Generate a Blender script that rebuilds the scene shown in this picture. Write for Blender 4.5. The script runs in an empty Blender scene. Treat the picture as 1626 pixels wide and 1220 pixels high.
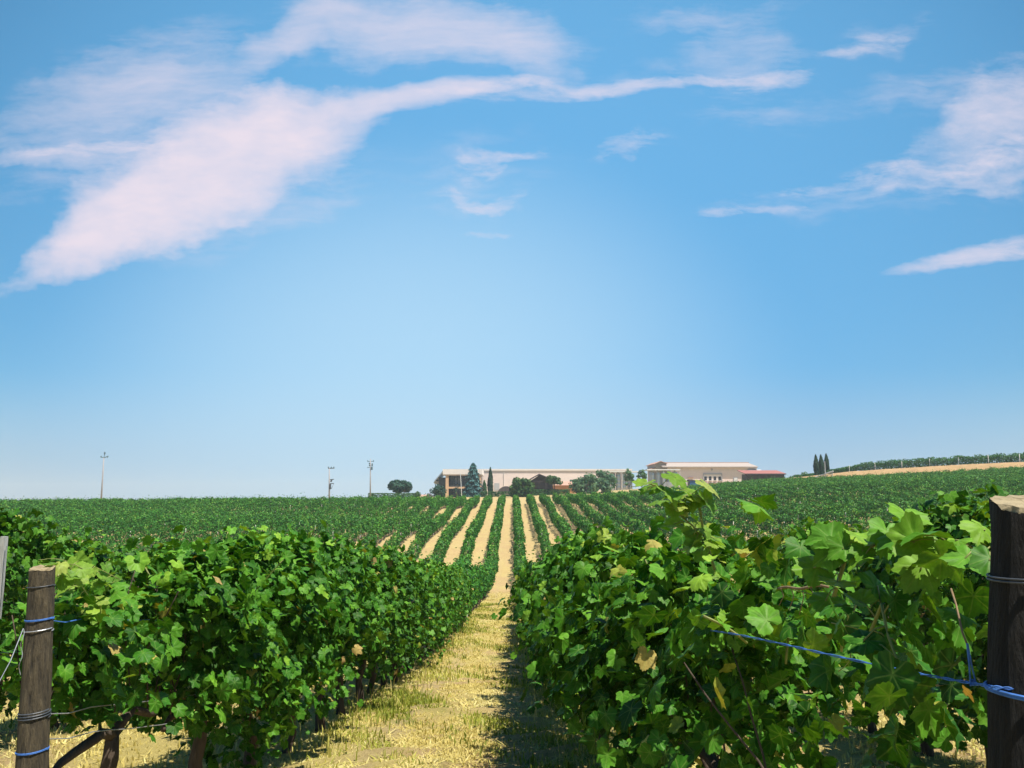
import bpy, math, random
import numpy as np
from mathutils import Vector, Matrix

# ------------------------------------------------------------------ scene, camera, sky, sun
scene = bpy.context.scene
COL = scene.collection
R = math.radians
RNG = np.random.default_rng(11)
random.seed(5)

F = 1276.0                      # focal length in photo pixels (photo 1626 x 1220)
PITCH = math.atan(180 / F)      # horizon lies 180 px under the picture's middle
EYE = 1.5
cam = bpy.data.cameras.new('camera')
cam.sensor_width = 36.0
cam.lens = F / 1626 * 36.0
cam.clip_start = 0.05
cam.clip_end = 9000
cam_o = bpy.data.objects.new('camera', cam)
COL.objects.link(cam_o)
cam_o.location = (0, 0, EYE)
cam_o.rotation_euler = (math.pi / 2 + PITCH, 0, 0)
scene.camera = cam_o

scene.view_settings.view_transform = 'Standard'
scene.view_settings.look = 'None'
scene.view_settings.exposure = 0.54
scene.view_settings.gamma = 1.0
scene.render.film_transparent = False
scene.cycles.max_bounces = 6
scene.cycles.diffuse_bounces = 1
scene.cycles.glossy_bounces = 2
scene.cycles.transmission_bounces = 4
scene.cycles.transparent_max_bounces = 4

SUN_AZ, SUN_EL = R(128), R(66)
SUN_DIR = Vector((math.sin(SUN_AZ) * math.cos(SUN_EL), math.cos(SUN_AZ) * math.cos(SUN_EL), math.sin(SUN_EL)))
sun = bpy.data.lights.new('sun', 'SUN')
sun.energy = 5.0
sun.angle = R(0.53)
sun.color = (1.0, 0.94, 0.83)
sun_o = bpy.data.objects.new('sun', sun)
COL.objects.link(sun_o)
sun_o.rotation_euler = (-SUN_DIR).to_track_quat('-Z', 'Y').to_euler()

cp, sp = math.cos(PITCH), math.sin(PITCH)


def ray(px, py):
    u, v = (px - 813) / F, (610 - py) / F
    return u, cp - v * sp, sp + v * cp


def P(px, py, Y):
    dx, dy, dz = ray(px, py)
    s = Y / dy
    return Vector((dx * s, Y, EYE + dz * s))


def sky_uv(px, py):
    dx, dy, dz = ray(px, py)
    return dx / dy, dz / dy


# ---- world: Nishita sky with high cirrus laid out by direction
world = bpy.data.worlds.new('World')
scene.world = world
world.use_nodes = True
wt = world.node_tree
wt.nodes.clear()
WN, WL = wt.nodes, wt.links


def wn(kind, **kw):
    n = WN.new(kind)
    for k, v in kw.items():
        setattr(n, k, v)
    return n


def wm(op, a, b=None, c=None, clamp=False):
    n = WN.new('ShaderNodeMath')
    n.operation = op
    n.use_clamp = clamp
    for i, x in enumerate((a, b, c)):
        if x is None:
            continue
        if isinstance(x, (int, float)):
            n.inputs[i].default_value = x
        else:
            WL.new(x, n.inputs[i])
    return n.outputs[0]


sky = wn('ShaderNodeTexSky', sky_type='NISHITA')
sky.sun_disc = False
sky.sun_elevation = SUN_EL
sky.sun_rotation = SUN_AZ
sky.altitude = 100
sky.air_density = 1.0
sky.dust_density = 0.15
sky.ozone_density = 2.2
tc = wn('ShaderNodeTexCoord')
sx = wn('ShaderNodeSeparateXYZ')
WL.new(tc.outputs['Generated'], sx.inputs[0])
yy = wm('MAXIMUM', sx.outputs[1], 0.08)
U = wm('DIVIDE', sx.outputs[0], yy)
V = wm('DIVIDE', sx.outputs[2], yy)
cmb = wn('ShaderNodeCombineXYZ')
WL.new(U, cmb.inputs[0])
WL.new(V, cmb.inputs[1])


def noise(scale, detail, rough, vec, sxyz=None, rot=0.0):
    if sxyz or rot:
        mp = wn('ShaderNodeMapping')
        mp.inputs['Rotation'].default_value = (0, 0, rot)
        mp.inputs['Scale'].default_value = sxyz or (1, 1, 1)
        WL.new(vec, mp.inputs['Vector'])
        vec = mp.outputs[0]
    n = wn('ShaderNodeTexNoise')
    n.inputs['Scale'].default_value = scale
    n.inputs['Detail'].default_value = detail
    n.inputs['Roughness'].default_value = rough
    WL.new(vec, n.inputs['Vector'])
    return n


# domain warp
w1 = noise(4.5, 3, 0.55, cmb.outputs[0])
w2 = noise(15.0, 4, 0.6, cmb.outputs[0])
vs1 = wn('ShaderNodeVectorMath', operation='SUBTRACT'); vs1.inputs[1].default_value = (.5, .5, .5)
WL.new(w1.outputs['Color'], vs1.inputs[0])
vm1 = wn('ShaderNodeVectorMath', operation='SCALE'); vm1.inputs['Scale'].default_value = 0.13
WL.new(vs1.outputs[0], vm1.inputs[0])
vs2 = wn('ShaderNodeVectorMath', operation='SUBTRACT'); vs2.inputs[1].default_value = (.5, .5, .5)
WL.new(w2.outputs['Color'], vs2.inputs[0])
vm2 = wn('ShaderNodeVectorMath', operation='SCALE'); vm2.inputs['Scale'].default_value = 0.055
WL.new(vs2.outputs[0], vm2.inputs[0])
va = wn('ShaderNodeVectorMath', operation='ADD')
WL.new(vm1.outputs[0], va.inputs[0]); WL.new(vm2.outputs[0], va.inputs[1])
vb = wn('ShaderNodeVectorMath', operation='ADD')
WL.new(cmb.outputs[0], vb.inputs[0]); WL.new(va.outputs[0], vb.inputs[1])
QW = vb.outputs[0]
# a weaker warp for the thin crisp streaks
vh = wn('ShaderNodeVectorMath', operation='SCALE'); vh.inputs['Scale'].default_value = 0.3
WL.new(va.outputs[0], vh.inputs[0])
vc_ = wn('ShaderNodeVectorMath', operation='ADD')
WL.new(cmb.outputs[0], vc_.inputs[0]); WL.new(vh.outputs[0], vc_.inputs[1])
QT = vc_.outputs[0]


def blob(p1, p2, half, taper, amount, hard=0.35, q=None):
    """cirrus patch along the line p1-p2 (half = half width in photo px, taper -1..1)"""
    a, b = Vector(sky_uv(*p1)), Vector(sky_uv(*p2))
    c = (a + b) / 2
    ax = (b - a)
    L = ax.length / 2
    ang = math.atan2(ax.y, ax.x)
    w = half / F * 1.08
    mp = wn('ShaderNodeMapping', vector_type='TEXTURE')
    mp.inputs['Location'].default_value = (c.x, c.y, 0)
    mp.inputs['Rotation'].default_value = (0, 0, ang)
    mp.inputs['Scale'].default_value = (L, w, 1)
    WL.new(q or QW, mp.inputs['Vector'])
    s = wn('ShaderNodeSeparateXYZ')
    WL.new(mp.outputs[0], s.inputs[0])
    t = s.outputs[1]
    if taper:
        t = wm('DIVIDE', t, wm('MAXIMUM', wm('MULTIPLY_ADD', s.outputs[0], taper, 1.0), 0.08))
    d = wm('ADD', wm('MULTIPLY', s.outputs[0], s.outputs[0]), wm('MULTIPLY', t, t))
    mr = wn('ShaderNodeMapRange', interpolation_type='SMOOTHSTEP')
    WL.new(d, mr.inputs['Value'])
    mr.inputs['From Min'].default_value = 1.25
    mr.inputs['From Max'].default_value = hard
    mr.inputs['To Max'].default_value = amount
    return mr.outputs[0]


dense = [
    blob((-10, 474), (430, 260), 76, 0.72, 1.0, -0.1),
    blob((110, 370), (610, 150), 108, 0.0, 1.0, -0.1),
    blob((220, 215), (660, 165), 66, 0.0, 0.8, -0.3),
    blob((470, 180), (900, 125), 24, -0.3, 0.8, -0.1, QT),
    blob((1370, 318), (1800, 120), 112, 0.72, 0.72, -0.5),
]
veil = [
    blob((-80, 240), (440, 50), 120, 0.2, 0.50, -0.6),
    blob((60, 130), (460, 140), 60, 0.0, 0.38, -0.4),
    blob((-60, 240), (330, 235), 30, 0.2, 0.45, -0.3),
    blob((360, 130), (580, -20), 46, 0.2, 0.58, -0.4),
    blob((430, 10), (960, 70), 90, -0.15, 0.80, -0.4),
    blob((760, 60), (920, 130), 55, 0.0, 0.5, -0.4),
    blob((1060, 70), (1300, 80), 50, 0.0, 0.36, -0.6),
    blob((1080, 160), (1360, 170), 46, 0.0, 0.22, -0.6),
    blob((600, 320), (900, 250), 80, 0.0, 0.22, -0.8),
    blob((940, 20), (1300, 10), 40, 0.0, 0.30, -0.6),
    blob((1300, 150), (1680, 140), 46, 0.0, 0.30, -0.6),
    blob((1050, 345), (1500, 280), 34, 0.3, 0.26, -0.6),
    blob((1300, 90), (1500, 40), 34, 0.0, 0.26, -0.6),
    blob((230, 440), (640, 250), 62, 0.0, 0.30, -0.7),
    blob((-60, 330), (260, 240), 40, 0.0, 0.22, -0.7),
    blob((860, 130), (1330, 90), 40, 0.0, 0.24, -0.8),
    blob((1330, 330), (1700, 250), 60, 0.2, 0.25, -0.7),
]
streak = [
    blob((640, 168), (1340, 106), 16, -0.3, 0.74, -0.7, QT),
    blob((1150, 142), (1310, 105), 20, 0.3, 0.46, -0.5, QT),
    blob((1290, 86), (1450, 60), 19, 0.2, 0.58, -0.4, QT),
    blob((1375, 442), (1690, 378), 20, 0.6, 0.72, -0.2, QT),
    blob((900, 250), (1075, 200), 26, 0.3, 0.46, -0.6),
    blob((700, 275), (880, 248), 19, 0.0, 0.42, -0.6),
    blob((670, 306), (870, 322), 18, 0.0, 0.52, -0.5),
    blob((1030, 350), (1380, 312), 13, 0.2, 0.36, -0.7, QT),
    blob((1200, 312), (1520, 250), 20, 0.5, 0.46, -0.7, QT),
    blob((1460, 298), (1680, 205), 22, 0.2, 0.42, -0.4, QT),
    blob((720, 368), (830, 364), 9, 0.0, 0.3, -0.5),
    blob((640, 150), (900, 132), 14, 0.0, 0.4, -0.5, QT),
    blob((0, 240), (300, 226), 13, 0.0, 0.42, -0.5, QT),
]


def addall(lst):
    o = lst[0]
    for x in lst[1:]:
        o = wm('ADD', o, wm('MULTIPLY', x, wm('SUBTRACT', 1.0, o, clamp=True)))   # screen
    return o


tex_a = noise(6.0, 8, 0.6, QT, (1.0, 3.0, 1), R(-26)).outputs[0]
tex_b = noise(13.0, 7, 0.64, QT, (0.55, 3.4, 1), R(-9)).outputs[0]
tex_c = noise(30.0, 6, 0.68, QT, (0.8, 2.2, 1), R(-35)).outputs[0]
dd, vv_, ss_ = addall(dense), addall(veil), addall(streak)


def erode(bl, tex, k, off, gain, tex2, k2):
    """fibrous noise eats into the patch from its thin edges"""
    n_ = wm('ADD', wm('MULTIPLY_ADD', tex, k, -0.5 * k), wm('MULTIPLY_ADD', tex2, k2, -0.5 * k2))
    n_ = wm('MULTIPLY', n_, wm('MULTIPLY_ADD', bl, -0.55, 1.0))
    e_ = wm('MULTIPLY', wm('ADD', wm('ADD', bl, n_), -off), gain, clamp=True)
    return wm('MULTIPLY', e_, wm('MINIMUM', wm('MULTIPLY', bl, 6.0), 1.0))


dm = erode(dd, tex_a, 1.35, 0.10, 0.98, tex_c, 0.7)
vl = erode(vv_, tex_b, 0.85, 0.03, 0.85, tex_c, 0.5)
st = erode(ss_, tex_b, 1.5, 0.10, 0.9, tex_c, 1.0)
cl = addall([dm, vl, st])
cl = wm('MINIMUM', cl, 0.93)
# low haze and a central glow painted into the sky, front brightens the sky ahead
glow = blob((60, 600), (1250, 610), 380, 0.0, 0.88, -1.0, cmb.outputs[0])
front = blob((-560, 330), (2190, 330), 1050, 0.0, 0.90, -0.4, cmb.outputs[0])
glow2 = blob((-2900, 800), (4500, 800), 190, 0.0, 0.9, -0.6, cmb.outputs[0])

hs = wn('ShaderNodeHueSaturation')
hs.inputs['Hue'].default_value = 0.487
hs.inputs['Saturation'].default_value = 1.36
hs.inputs['Value'].default_value = 1.28
WL.new(sky.outputs[0], hs.inputs['Color'])
bg_sky = wn('ShaderNodeBackground'); bg_sky.inputs['Strength'].default_value = 0.052
WL.new(hs.outputs[0], bg_sky.inputs['Color'])
bg_gl = wn('ShaderNodeBackground')
bg_gl.inputs['Color'].default_value = (0.62, 0.83, 0.95, 1); bg_gl.inputs['Strength'].default_value = 0.74
bg_f = wn('ShaderNodeBackground')
bg_f.inputs['Color'].default_value = (0.150, 0.425, 0.74, 1); bg_f.inputs['Strength'].default_value = 0.88
bg_h = wn('ShaderNodeBackground')
bg_h.inputs['Color'].default_value = (0.44, 0.62, 0.83, 1); bg_h.inputs['Strength'].default_value = 0.62
bg_cl = wn('ShaderNodeBackground')
bg_cl.inputs['Color'].default_value = (0.86, 0.755, 0.84, 1); bg_cl.inputs['Strength'].default_value = 0.70
cur = bg_sky.outputs[0]
for fac, sh in ((front, bg_f), (glow2, bg_h), (glow, bg_gl), (cl, bg_cl)):
    mx = wn('ShaderNodeMixShader')
    WL.new(fac, mx.inputs[0]); WL.new(cur, mx.inputs[1]); WL.new(sh.outputs[0], mx.inputs[2])
    cur = mx.outputs[0]
wo = wn('ShaderNodeOutputWorld')
WL.new(cur, wo.inputs[0])
world.cycles.sampling_method = 'MANUAL'
world.cycles.sample_map_resolution = 512

# ------------------------------------------------------------------ helpers


def tag(o, label=None, cat=None, group=None, kind=None):
    if label: o['label'] = label
    if cat: o['category'] = cat
    if group: o['group'] = group
    if kind: o['kind'] = kind
    return o


def mesh(name, V, Fc, mat=None, smooth=False, tint=None, lc=None):
    """V (n,3); Fc (m,3|4) array or list of index lists"""
    me = bpy.data.meshes.new(name)
    if isinstance(Fc, np.ndarray):
        k = Fc.shape[1]
        me.vertices.add(len(V)); me.vertices.foreach_set('co', np.asarray(V, np.float32).ravel())
        me.loops.add(Fc.size); me.loops.foreach_set('vertex_index', Fc.astype(np.int32).ravel())
        me.polygons.add(len(Fc))
        me.polygons.foreach_set('loop_start', np.arange(0, Fc.size, k, dtype=np.int32))
        me.polygons.foreach_set('loop_total', np.full(len(Fc), k, np.int32))
        me.update(calc_edges=True)
    else:
        me.from_pydata([tuple(v) for v in V], [], Fc)
        me.update()
    if smooth:
        me.polygons.foreach_set('use_smooth', np.ones(len(me.polygons), bool))
    if lc is not None:
        at = me.attributes.new('lc', 'FLOAT_VECTOR', 'POINT')
        at.data.foreach_set('vector', np.asarray(lc, np.float32).ravel())
    if tint is not None:
        at = me.attributes.new('tint', 'FLOAT', 'POINT')
        at.data.foreach_set('value', np.asarray(tint, np.float32))
    if mat: me.materials.append(mat)
    return me


def obj(name, me, parent=None, loc=None):
    o = bpy.data.objects.new(name, me)
    COL.objects.link(o)
    if loc is not None: o.location = loc
    if parent: o.parent = parent
    return o


def empty(name, loc=(0, 0, 0), rz=0.0):
    o = bpy.data.objects.new(name, None)
    o.empty_display_size = 0.2
    COL.objects.link(o)
    o.location = loc
    o.rotation_euler = (0, 0, rz)
    return o


class MB:
    def __init__(s): s.v, s.f = [], []

    def add(s, vs, fs):
        n = len(s.v); s.v += [tuple(v) for v in vs]; s.f += [[n + i for i in f] for f in fs]; return s

    def box(s, x0, x1, y0, y1, z0, z1):
        return s.add([(x0, y0, z0), (x1, y0, z0), (x1, y1, z0), (x0, y1, z0), (x0, y0, z1), (x1, y0, z1), (x1, y1, z1), (x0, y1, z1)],
                     [[0, 3, 2, 1], [4, 5, 6, 7], [0, 1, 5, 4], [1, 2, 6, 5], [2, 3, 7, 6], [3, 0, 4, 7]])

    def prism(s, prof, y0, y1):
        """profile [(x,z)] extruded along y"""
        n = len(prof)
        vs = [(x, y0, z) for x, z in prof] + [(x, y1, z) for x, z in prof]
        fs = [list(range(n)), list(range(2 * n - 1, n - 1, -1))] + [[i, i + n, (i + 1) % n + n, (i + 1) % n] for i in range(n)]
        return s.add(vs, fs)

    def prismx(s, prof, x0, x1):
        """profile [(y,z)] extruded along x"""
        n = len(prof)
        vs = [(x0, y, z) for y, z in prof] + [(x1, y, z) for y, z in prof]
        fs = [list(range(n)), list(range(2 * n - 1, n - 1, -1))] + [[i, i + n, (i + 1) % n + n, (i + 1) % n] for i in range(n)]
        return s.add(vs, fs)

    def tube(s, pts, rad, sides=8, cap=True):
        pts = [Vector(p) for p in pts]
        n = len(pts)
        rr = rad if hasattr(rad, '__len__') else [rad] * n
        base = len(s.v)
        up = Vector((0.13, 0.31, 0.94))
        for i, p in enumerate(pts):
            t = (pts[min(i + 1, n - 1)] - pts[max(i - 1, 0)])
            t.normalize()
            ref = up if abs(t.dot(up)) < 0.93 else Vector((1, 0.1, 0))
            a = t.cross(ref).normalized(); b = t.cross(a)
            for k in range(sides):
                th = 2 * math.pi * k / sides
                s.v.append(tuple(p + rr[i] * (math.cos(th) * a + math.sin(th) * b)))
        for i in range(n - 1):
            for k in range(sides):
                k2 = (k + 1) % sides
                s.f.append([base + i * sides + k, base + i * sides + k2, base + (i + 1) * sides + k2, base + (i + 1) * sides + k])
        if cap:
            s.f.append([base + k for k in range(sides)][::-1])
            s.f.append([base + (n - 1) * sides + k for k in range(sides)])
        return s

    def lathe(s, prof, cx, cy, sides=20):
        base = len(s.v)
        for r, z in prof:
            for k in range(sides):
                th = 2 * math.pi * k / sides
                s.v.append((cx + r * math.cos(th), cy + r * math.sin(th), z))
        for i in range(len(prof) - 1):
            for k in range(sides):
                k2 = (k + 1) % sides
                s.f.append([base + i * sides + k, base + i * sides + k2, base + (i + 1) * sides + k2, base + (i + 1) * sides + k])
        s.f.append([base + (len(prof) - 1) * sides + k for k in range(sides)])
        return s

    def build(s, name, mat, parent=None, smooth=False):
        return obj(name, mesh(name, s.v, s.f, mat, smooth), parent)


# ------------------------------------------------------------------ materials
def mat_new(name):
    m = bpy.data.materials.new(name)
    m.use_nodes = True
    nt = m.node_tree
    return m, nt, nt.nodes['Principled BSDF'], nt.nodes['Material Output']


def simple(name, col, rough=0.7, var=0.12, scale=3.0, metal=0.0, bump=0.0, stretch=(1, 1, 1), col2=None, coord='Object'):
    m, nt, b, out = mat_new(name)
    N, L = nt.nodes, nt.links
    t = N.new('ShaderNodeTexCoord')
    mp = N.new('ShaderNodeMapping'); mp.inputs['Scale'].default_value = stretch
    L.new(t.outputs[coord], mp.inputs[0])
    n = N.new('ShaderNodeTexNoise'); n.inputs['Scale'].default_value = scale; n.inputs['Detail'].default_value = 6
    n.inputs['Roughness'].default_value = 0.65
    L.new(mp.outputs[0], n.inputs['Vector'])
    cr = N.new('ShaderNodeValToRGB')
    cr.color_ramp.elements[0].position = 0.3; cr.color_ramp.elements[1].position = 0.72
    c2 = col2 or tuple(c * (1 - var) for c in col)
    c1 = col if col2 else tuple(min(1, c * (1 + var)) for c in col)
    cr.color_ramp.elements[0].color = (*c2, 1); cr.color_ramp.elements[1].color = (*c1, 1)
    L.new(n.outputs[0], cr.inputs[0]); L.new(cr.outputs[0], b.inputs['Base Color'])
    b.inputs['Roughness'].default_value = rough
    b.inputs['Metallic'].default_value = metal
    if bump:
        bp = N.new('ShaderNodeBump'); bp.inputs['Strength'].default_value = bump; bp.inputs['Distance'].default_value = 0.02
        L.new(n.outputs[0], bp.inputs['Height']); L.new(bp.outputs[0], b.inputs['Normal'])
    return m


def leaf_mat(name, ramp, transl=0.32, rough=0.45, objvar=0.12, tcol=None, vein=False):
    """leaf colour from the per-leaf 'tint' value, translucent blade"""
    m, nt, b, out = mat_new(name)
    N, L = nt.nodes, nt.links
    at = N.new('ShaderNodeAttribute'); at.attribute_name = 'tint'
    cr = N.new('ShaderNodeValToRGB')
    els = cr.color_ramp.elements
    els[0].position, els[0].color = ramp[0][0], (*ramp[0][1], 1)
    els[1].position, els[1].color = ramp[-1][0], (*ramp[-1][1], 1)
    for p, c in ramp[1:-1]:
        e = els.new(p); e.color = (*c, 1)
    L.new(at.outputs['Fac'], cr.inputs[0])
    oi = N.new('ShaderNodeObjectInfo')
    hv = N.new('ShaderNodeHueSaturation')
    mr = N.new('ShaderNodeMapRange'); mr.inputs['To Min'].default_value = 1 - objvar; mr.inputs['To Max'].default_value = 1 + objvar
    L.new(oi.outputs['Random'], mr.inputs['Value'])
    L.new(mr.outputs[0], hv.inputs['Value']); L.new(cr.outputs[0], hv.inputs['Color'])
    src = hv.outputs[0]
    if vein:
        la = N.new('ShaderNodeAttribute'); la.attribute_name = 'lc'
        sp_ = N.new('ShaderNodeSeparateXYZ'); L.new(la.outputs['Vector'], sp_.inputs[0])

        def mth(op, a, b_=None):
            q = N.new('ShaderNodeMath'); q.operation = op
            for i, v_ in enumerate((a, b_)):
                if v_ is None: continue
                if isinstance(v_, (int, float)): q.inputs[i].default_value = v_
                else: L.new(v_, q.inputs[i])
            return q.outputs[0]
        ang = mth('ARCTAN2', sp_.outputs[0], mth('ADD', sp_.outputs[1], 0.15))
        rad = mth('SQRT', mth('ADD', mth('MULTIPLY', sp_.outputs[0], sp_.outputs[0]), mth('POWER', mth('ADD', sp_.outputs[1], 0.15), 2.0)))
        dist = mth('MULTIPLY', mth('ABSOLUTE', mth('SINE', mth('MULTIPLY', ang, 3.53))), rad)
        vr = N.new('ShaderNodeMapRange'); vr.interpolation_type = 'SMOOTHSTEP'
        vr.inputs['From Min'].default_value = 0.13; vr.inputs['From Max'].default_value = 0.02; vr.inputs['To Max'].default_value = 0.24
        L.new(dist, vr.inputs['Value'])
        on = mth('MULTIPLY', vr.outputs[0], mth('GREATER_THAN', rad, 0.005))
        vx = N.new('ShaderNodeMixRGB'); vx.inputs[2].default_value = (0.26, 0.36, 0.09, 1)
        L.new(on, vx.inputs[0]); L.new(src, vx.inputs[1])
        bn = N.new('ShaderNodeTexNoise'); bn.inputs['Scale'].default_value = 2.6; bn.inputs['Detail'].default_value = 5; bn.inputs['Roughness'].default_value = .7
        L.new(la.outputs['Vector'], bn.inputs['Vector'])
        br = N.new('ShaderNodeMapRange'); br.inputs['From Min'].default_value = .3; br.inputs['From Max'].default_value = .7
        br.inputs['To Min'].default_value = .68; br.inputs['To Max'].default_value = 1.32
        L.new(bn.outputs[0], br.inputs['Value'])
        hb = N.new('ShaderNodeHueSaturation'); L.new(br.outputs[0], hb.inputs['Value']); L.new(vx.outputs[0], hb.inputs['Color'])
        spt = N.new('ShaderNodeMapRange'); spt.inputs['From Min'].default_value = .70; spt.inputs['From Max'].default_value = .74; spt.inputs['To Max'].default_value = .8
        L.new(bn.outputs[0], spt.inputs['Value'])
        sx_ = N.new('ShaderNodeMixRGB'); sx_.inputs[2].default_value = (0.20, 0.12, 0.035, 1)
        L.new(spt.outputs[0], sx_.inputs[0]); L.new(hb.outputs[0], sx_.inputs[1])
        src = sx_.outputs[0]
    b.inputs['Roughness'].default_value = rough
    b.inputs['Specular IOR Level'].default_value = 0.16
    L.new(src, b.inputs['Base Color'])
    if transl:
        t = N.new('ShaderNodeBsdfTranslucent')
        g = N.new('ShaderNodeMixRGB'); g.blend_type = 'MULTIPLY'; g.inputs[0].default_value = 1
        g.inputs[2].default_value = (*(tcol or (2.6, 2.1, 0.9)), 1)
        L.new(src, g.inputs[1]); L.new(g.outputs[0], t.inputs['Color'])
        mx = N.new('ShaderNodeMixShader'); mx.inputs[0].default_value = transl
        L.new(b.outputs[0], mx.inputs[1]); L.new(t.outputs[0], mx.inputs[2]); L.new(mx.outputs[0], out.inputs['Surface'])
    return m


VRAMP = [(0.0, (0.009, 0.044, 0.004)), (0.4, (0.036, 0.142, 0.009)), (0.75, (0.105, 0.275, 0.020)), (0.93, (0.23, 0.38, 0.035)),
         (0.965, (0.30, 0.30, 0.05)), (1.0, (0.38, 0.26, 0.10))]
M = {}
M['vine'] = leaf_mat('vine_leaf', VRAMP, 0.14, 0.52, 0.10, (2.6, 2.0, 0.6), True)
FRAMP = [(0.0, (0.009, 0.048, 0.006)), (0.5, (0.036, 0.155, 0.018)), (0.85, (0.085, 0.26, 0.030)), (1.0, (0.18, 0.33, 0.04))]
M['vine_far'] = leaf_mat('vine_leaf_far', FRAMP, 0.09, 0.5, 0.0, (2.2, 1.9, 0.6))
M['shoot'] = leaf_mat('young_vine_leaf', [(0.0, (0.09, 0.22, 0.03)), (0.6, (0.20, 0.34, 0.04)), (1.0, (0.36, 0.42, 0.10))], 0.4, 0.45, 0.0, (1.7, 1.6, 0.7), True)
M['spruce'] = leaf_mat('spruce_needles', [(0.0, (0.018, 0.075, 0.075)), (0.6, (0.055, 0.16, 0.16)), (1.0, (0.16, 0.30, 0.29))], 0.0, 0.6)
M['cypress'] = leaf_mat('cypress_foliage', [(0.0, (0.010, 0.035, 0.020)), (1.0, (0.028, 0.085, 0.035))], 0.0, 0.7)
M['broad'] = leaf_mat('broadleaf', [(0.0, (0.022, 0.07, 0.025)), (0.6, (0.05, 0.13, 0.04)), (1.0, (0.14, 0.24, 0.09))], 0.25, 0.5)
M['grey_green'] = leaf_mat('grey_green_leaf', [(0.0, (0.03, 0.09, 0.05)), (0.6, (0.07, 0.16, 0.08)), (1.0, (0.17, 0.27, 0.15))], 0.25, 0.5)
M['pine'] = leaf_mat('pine_foliage', [(0.0, (0.012, 0.05, 0.035)), (1.0, (0.035, 0.10, 0.06))], 0.0, 0.65)
M['hedge'] = leaf_mat('hedge_leaf', [(0.0, (0.02, 0.075, 0.02)), (1.0, (0.05, 0.14, 0.035))], 0.15, 0.6)
M['bark'] = simple('vine_bark', (0.085, 0.06, 0.042), 0.9, 0.4, 14, bump=0.8, stretch=(3, 3, 0.5))
M['cane'] = simple('cane_bark', (0.24, 0.16, 0.085), 0.8, 0.4, 30)
M['green_cane'] = simple('green_cane', (0.24, 0.27, 0.07), 0.6, 0.25, 20)
M['treebark'] = simple('tree_bark', (0.11, 0.09, 0.075), 0.9, 0.3, 4)
M['postwood'] = simple('weathered_post_wood', (0.12, 0.092, 0.05), 0.85, 0.3, 10, bump=1.0, stretch=(7, 7, 0.7), col2=(0.018, 0.014, 0.009))
M['postdark'] = simple('shaded_stained_post_wood', (0.020, 0.016, 0.012), 0.95, 0.3, 9, bump=1.0, stretch=(7, 7, 0.55), col2=(0.005, 0.004, 0.0035))  # stained wood taken down to near black, shade put into its colour
M['postcut'] = simple('cut_post_end', (0.42, 0.34, 0.20), 0.85, 0.3, 25, bump=0.5, col2=(0.2, 0.15, 0.08))
M['greywood'] = simple('grey_weathered_stake', (0.42, 0.42, 0.40), 0.7, 0.2, 14, bump=0.5, stretch=(6, 6, 0.6))
M['twine'] = simple('blue_twine', (0.05, 0.17, 0.52), 0.7, 0.35, 60)
M['wire'] = simple('galvanised_wire', (0.45, 0.47, 0.50), 0.45, 0.2, 40, metal=0.6)
M['stakewhite'] = simple('pale_stake', (0.55, 0.53, 0.48), 0.8, 0.1, 3)
M['pole'] = simple('concrete_pole', (0.34, 0.32, 0.33), 0.85, 0.12, 2)
M['darkmetal'] = simple('dark_metal', (0.06, 0.07, 0.085), 0.5, 0.2, 3)
M['insul'] = simple('insulator_grey', (0.10, 0.17, 0.21), 0.5, 0.2, 3)


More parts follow.
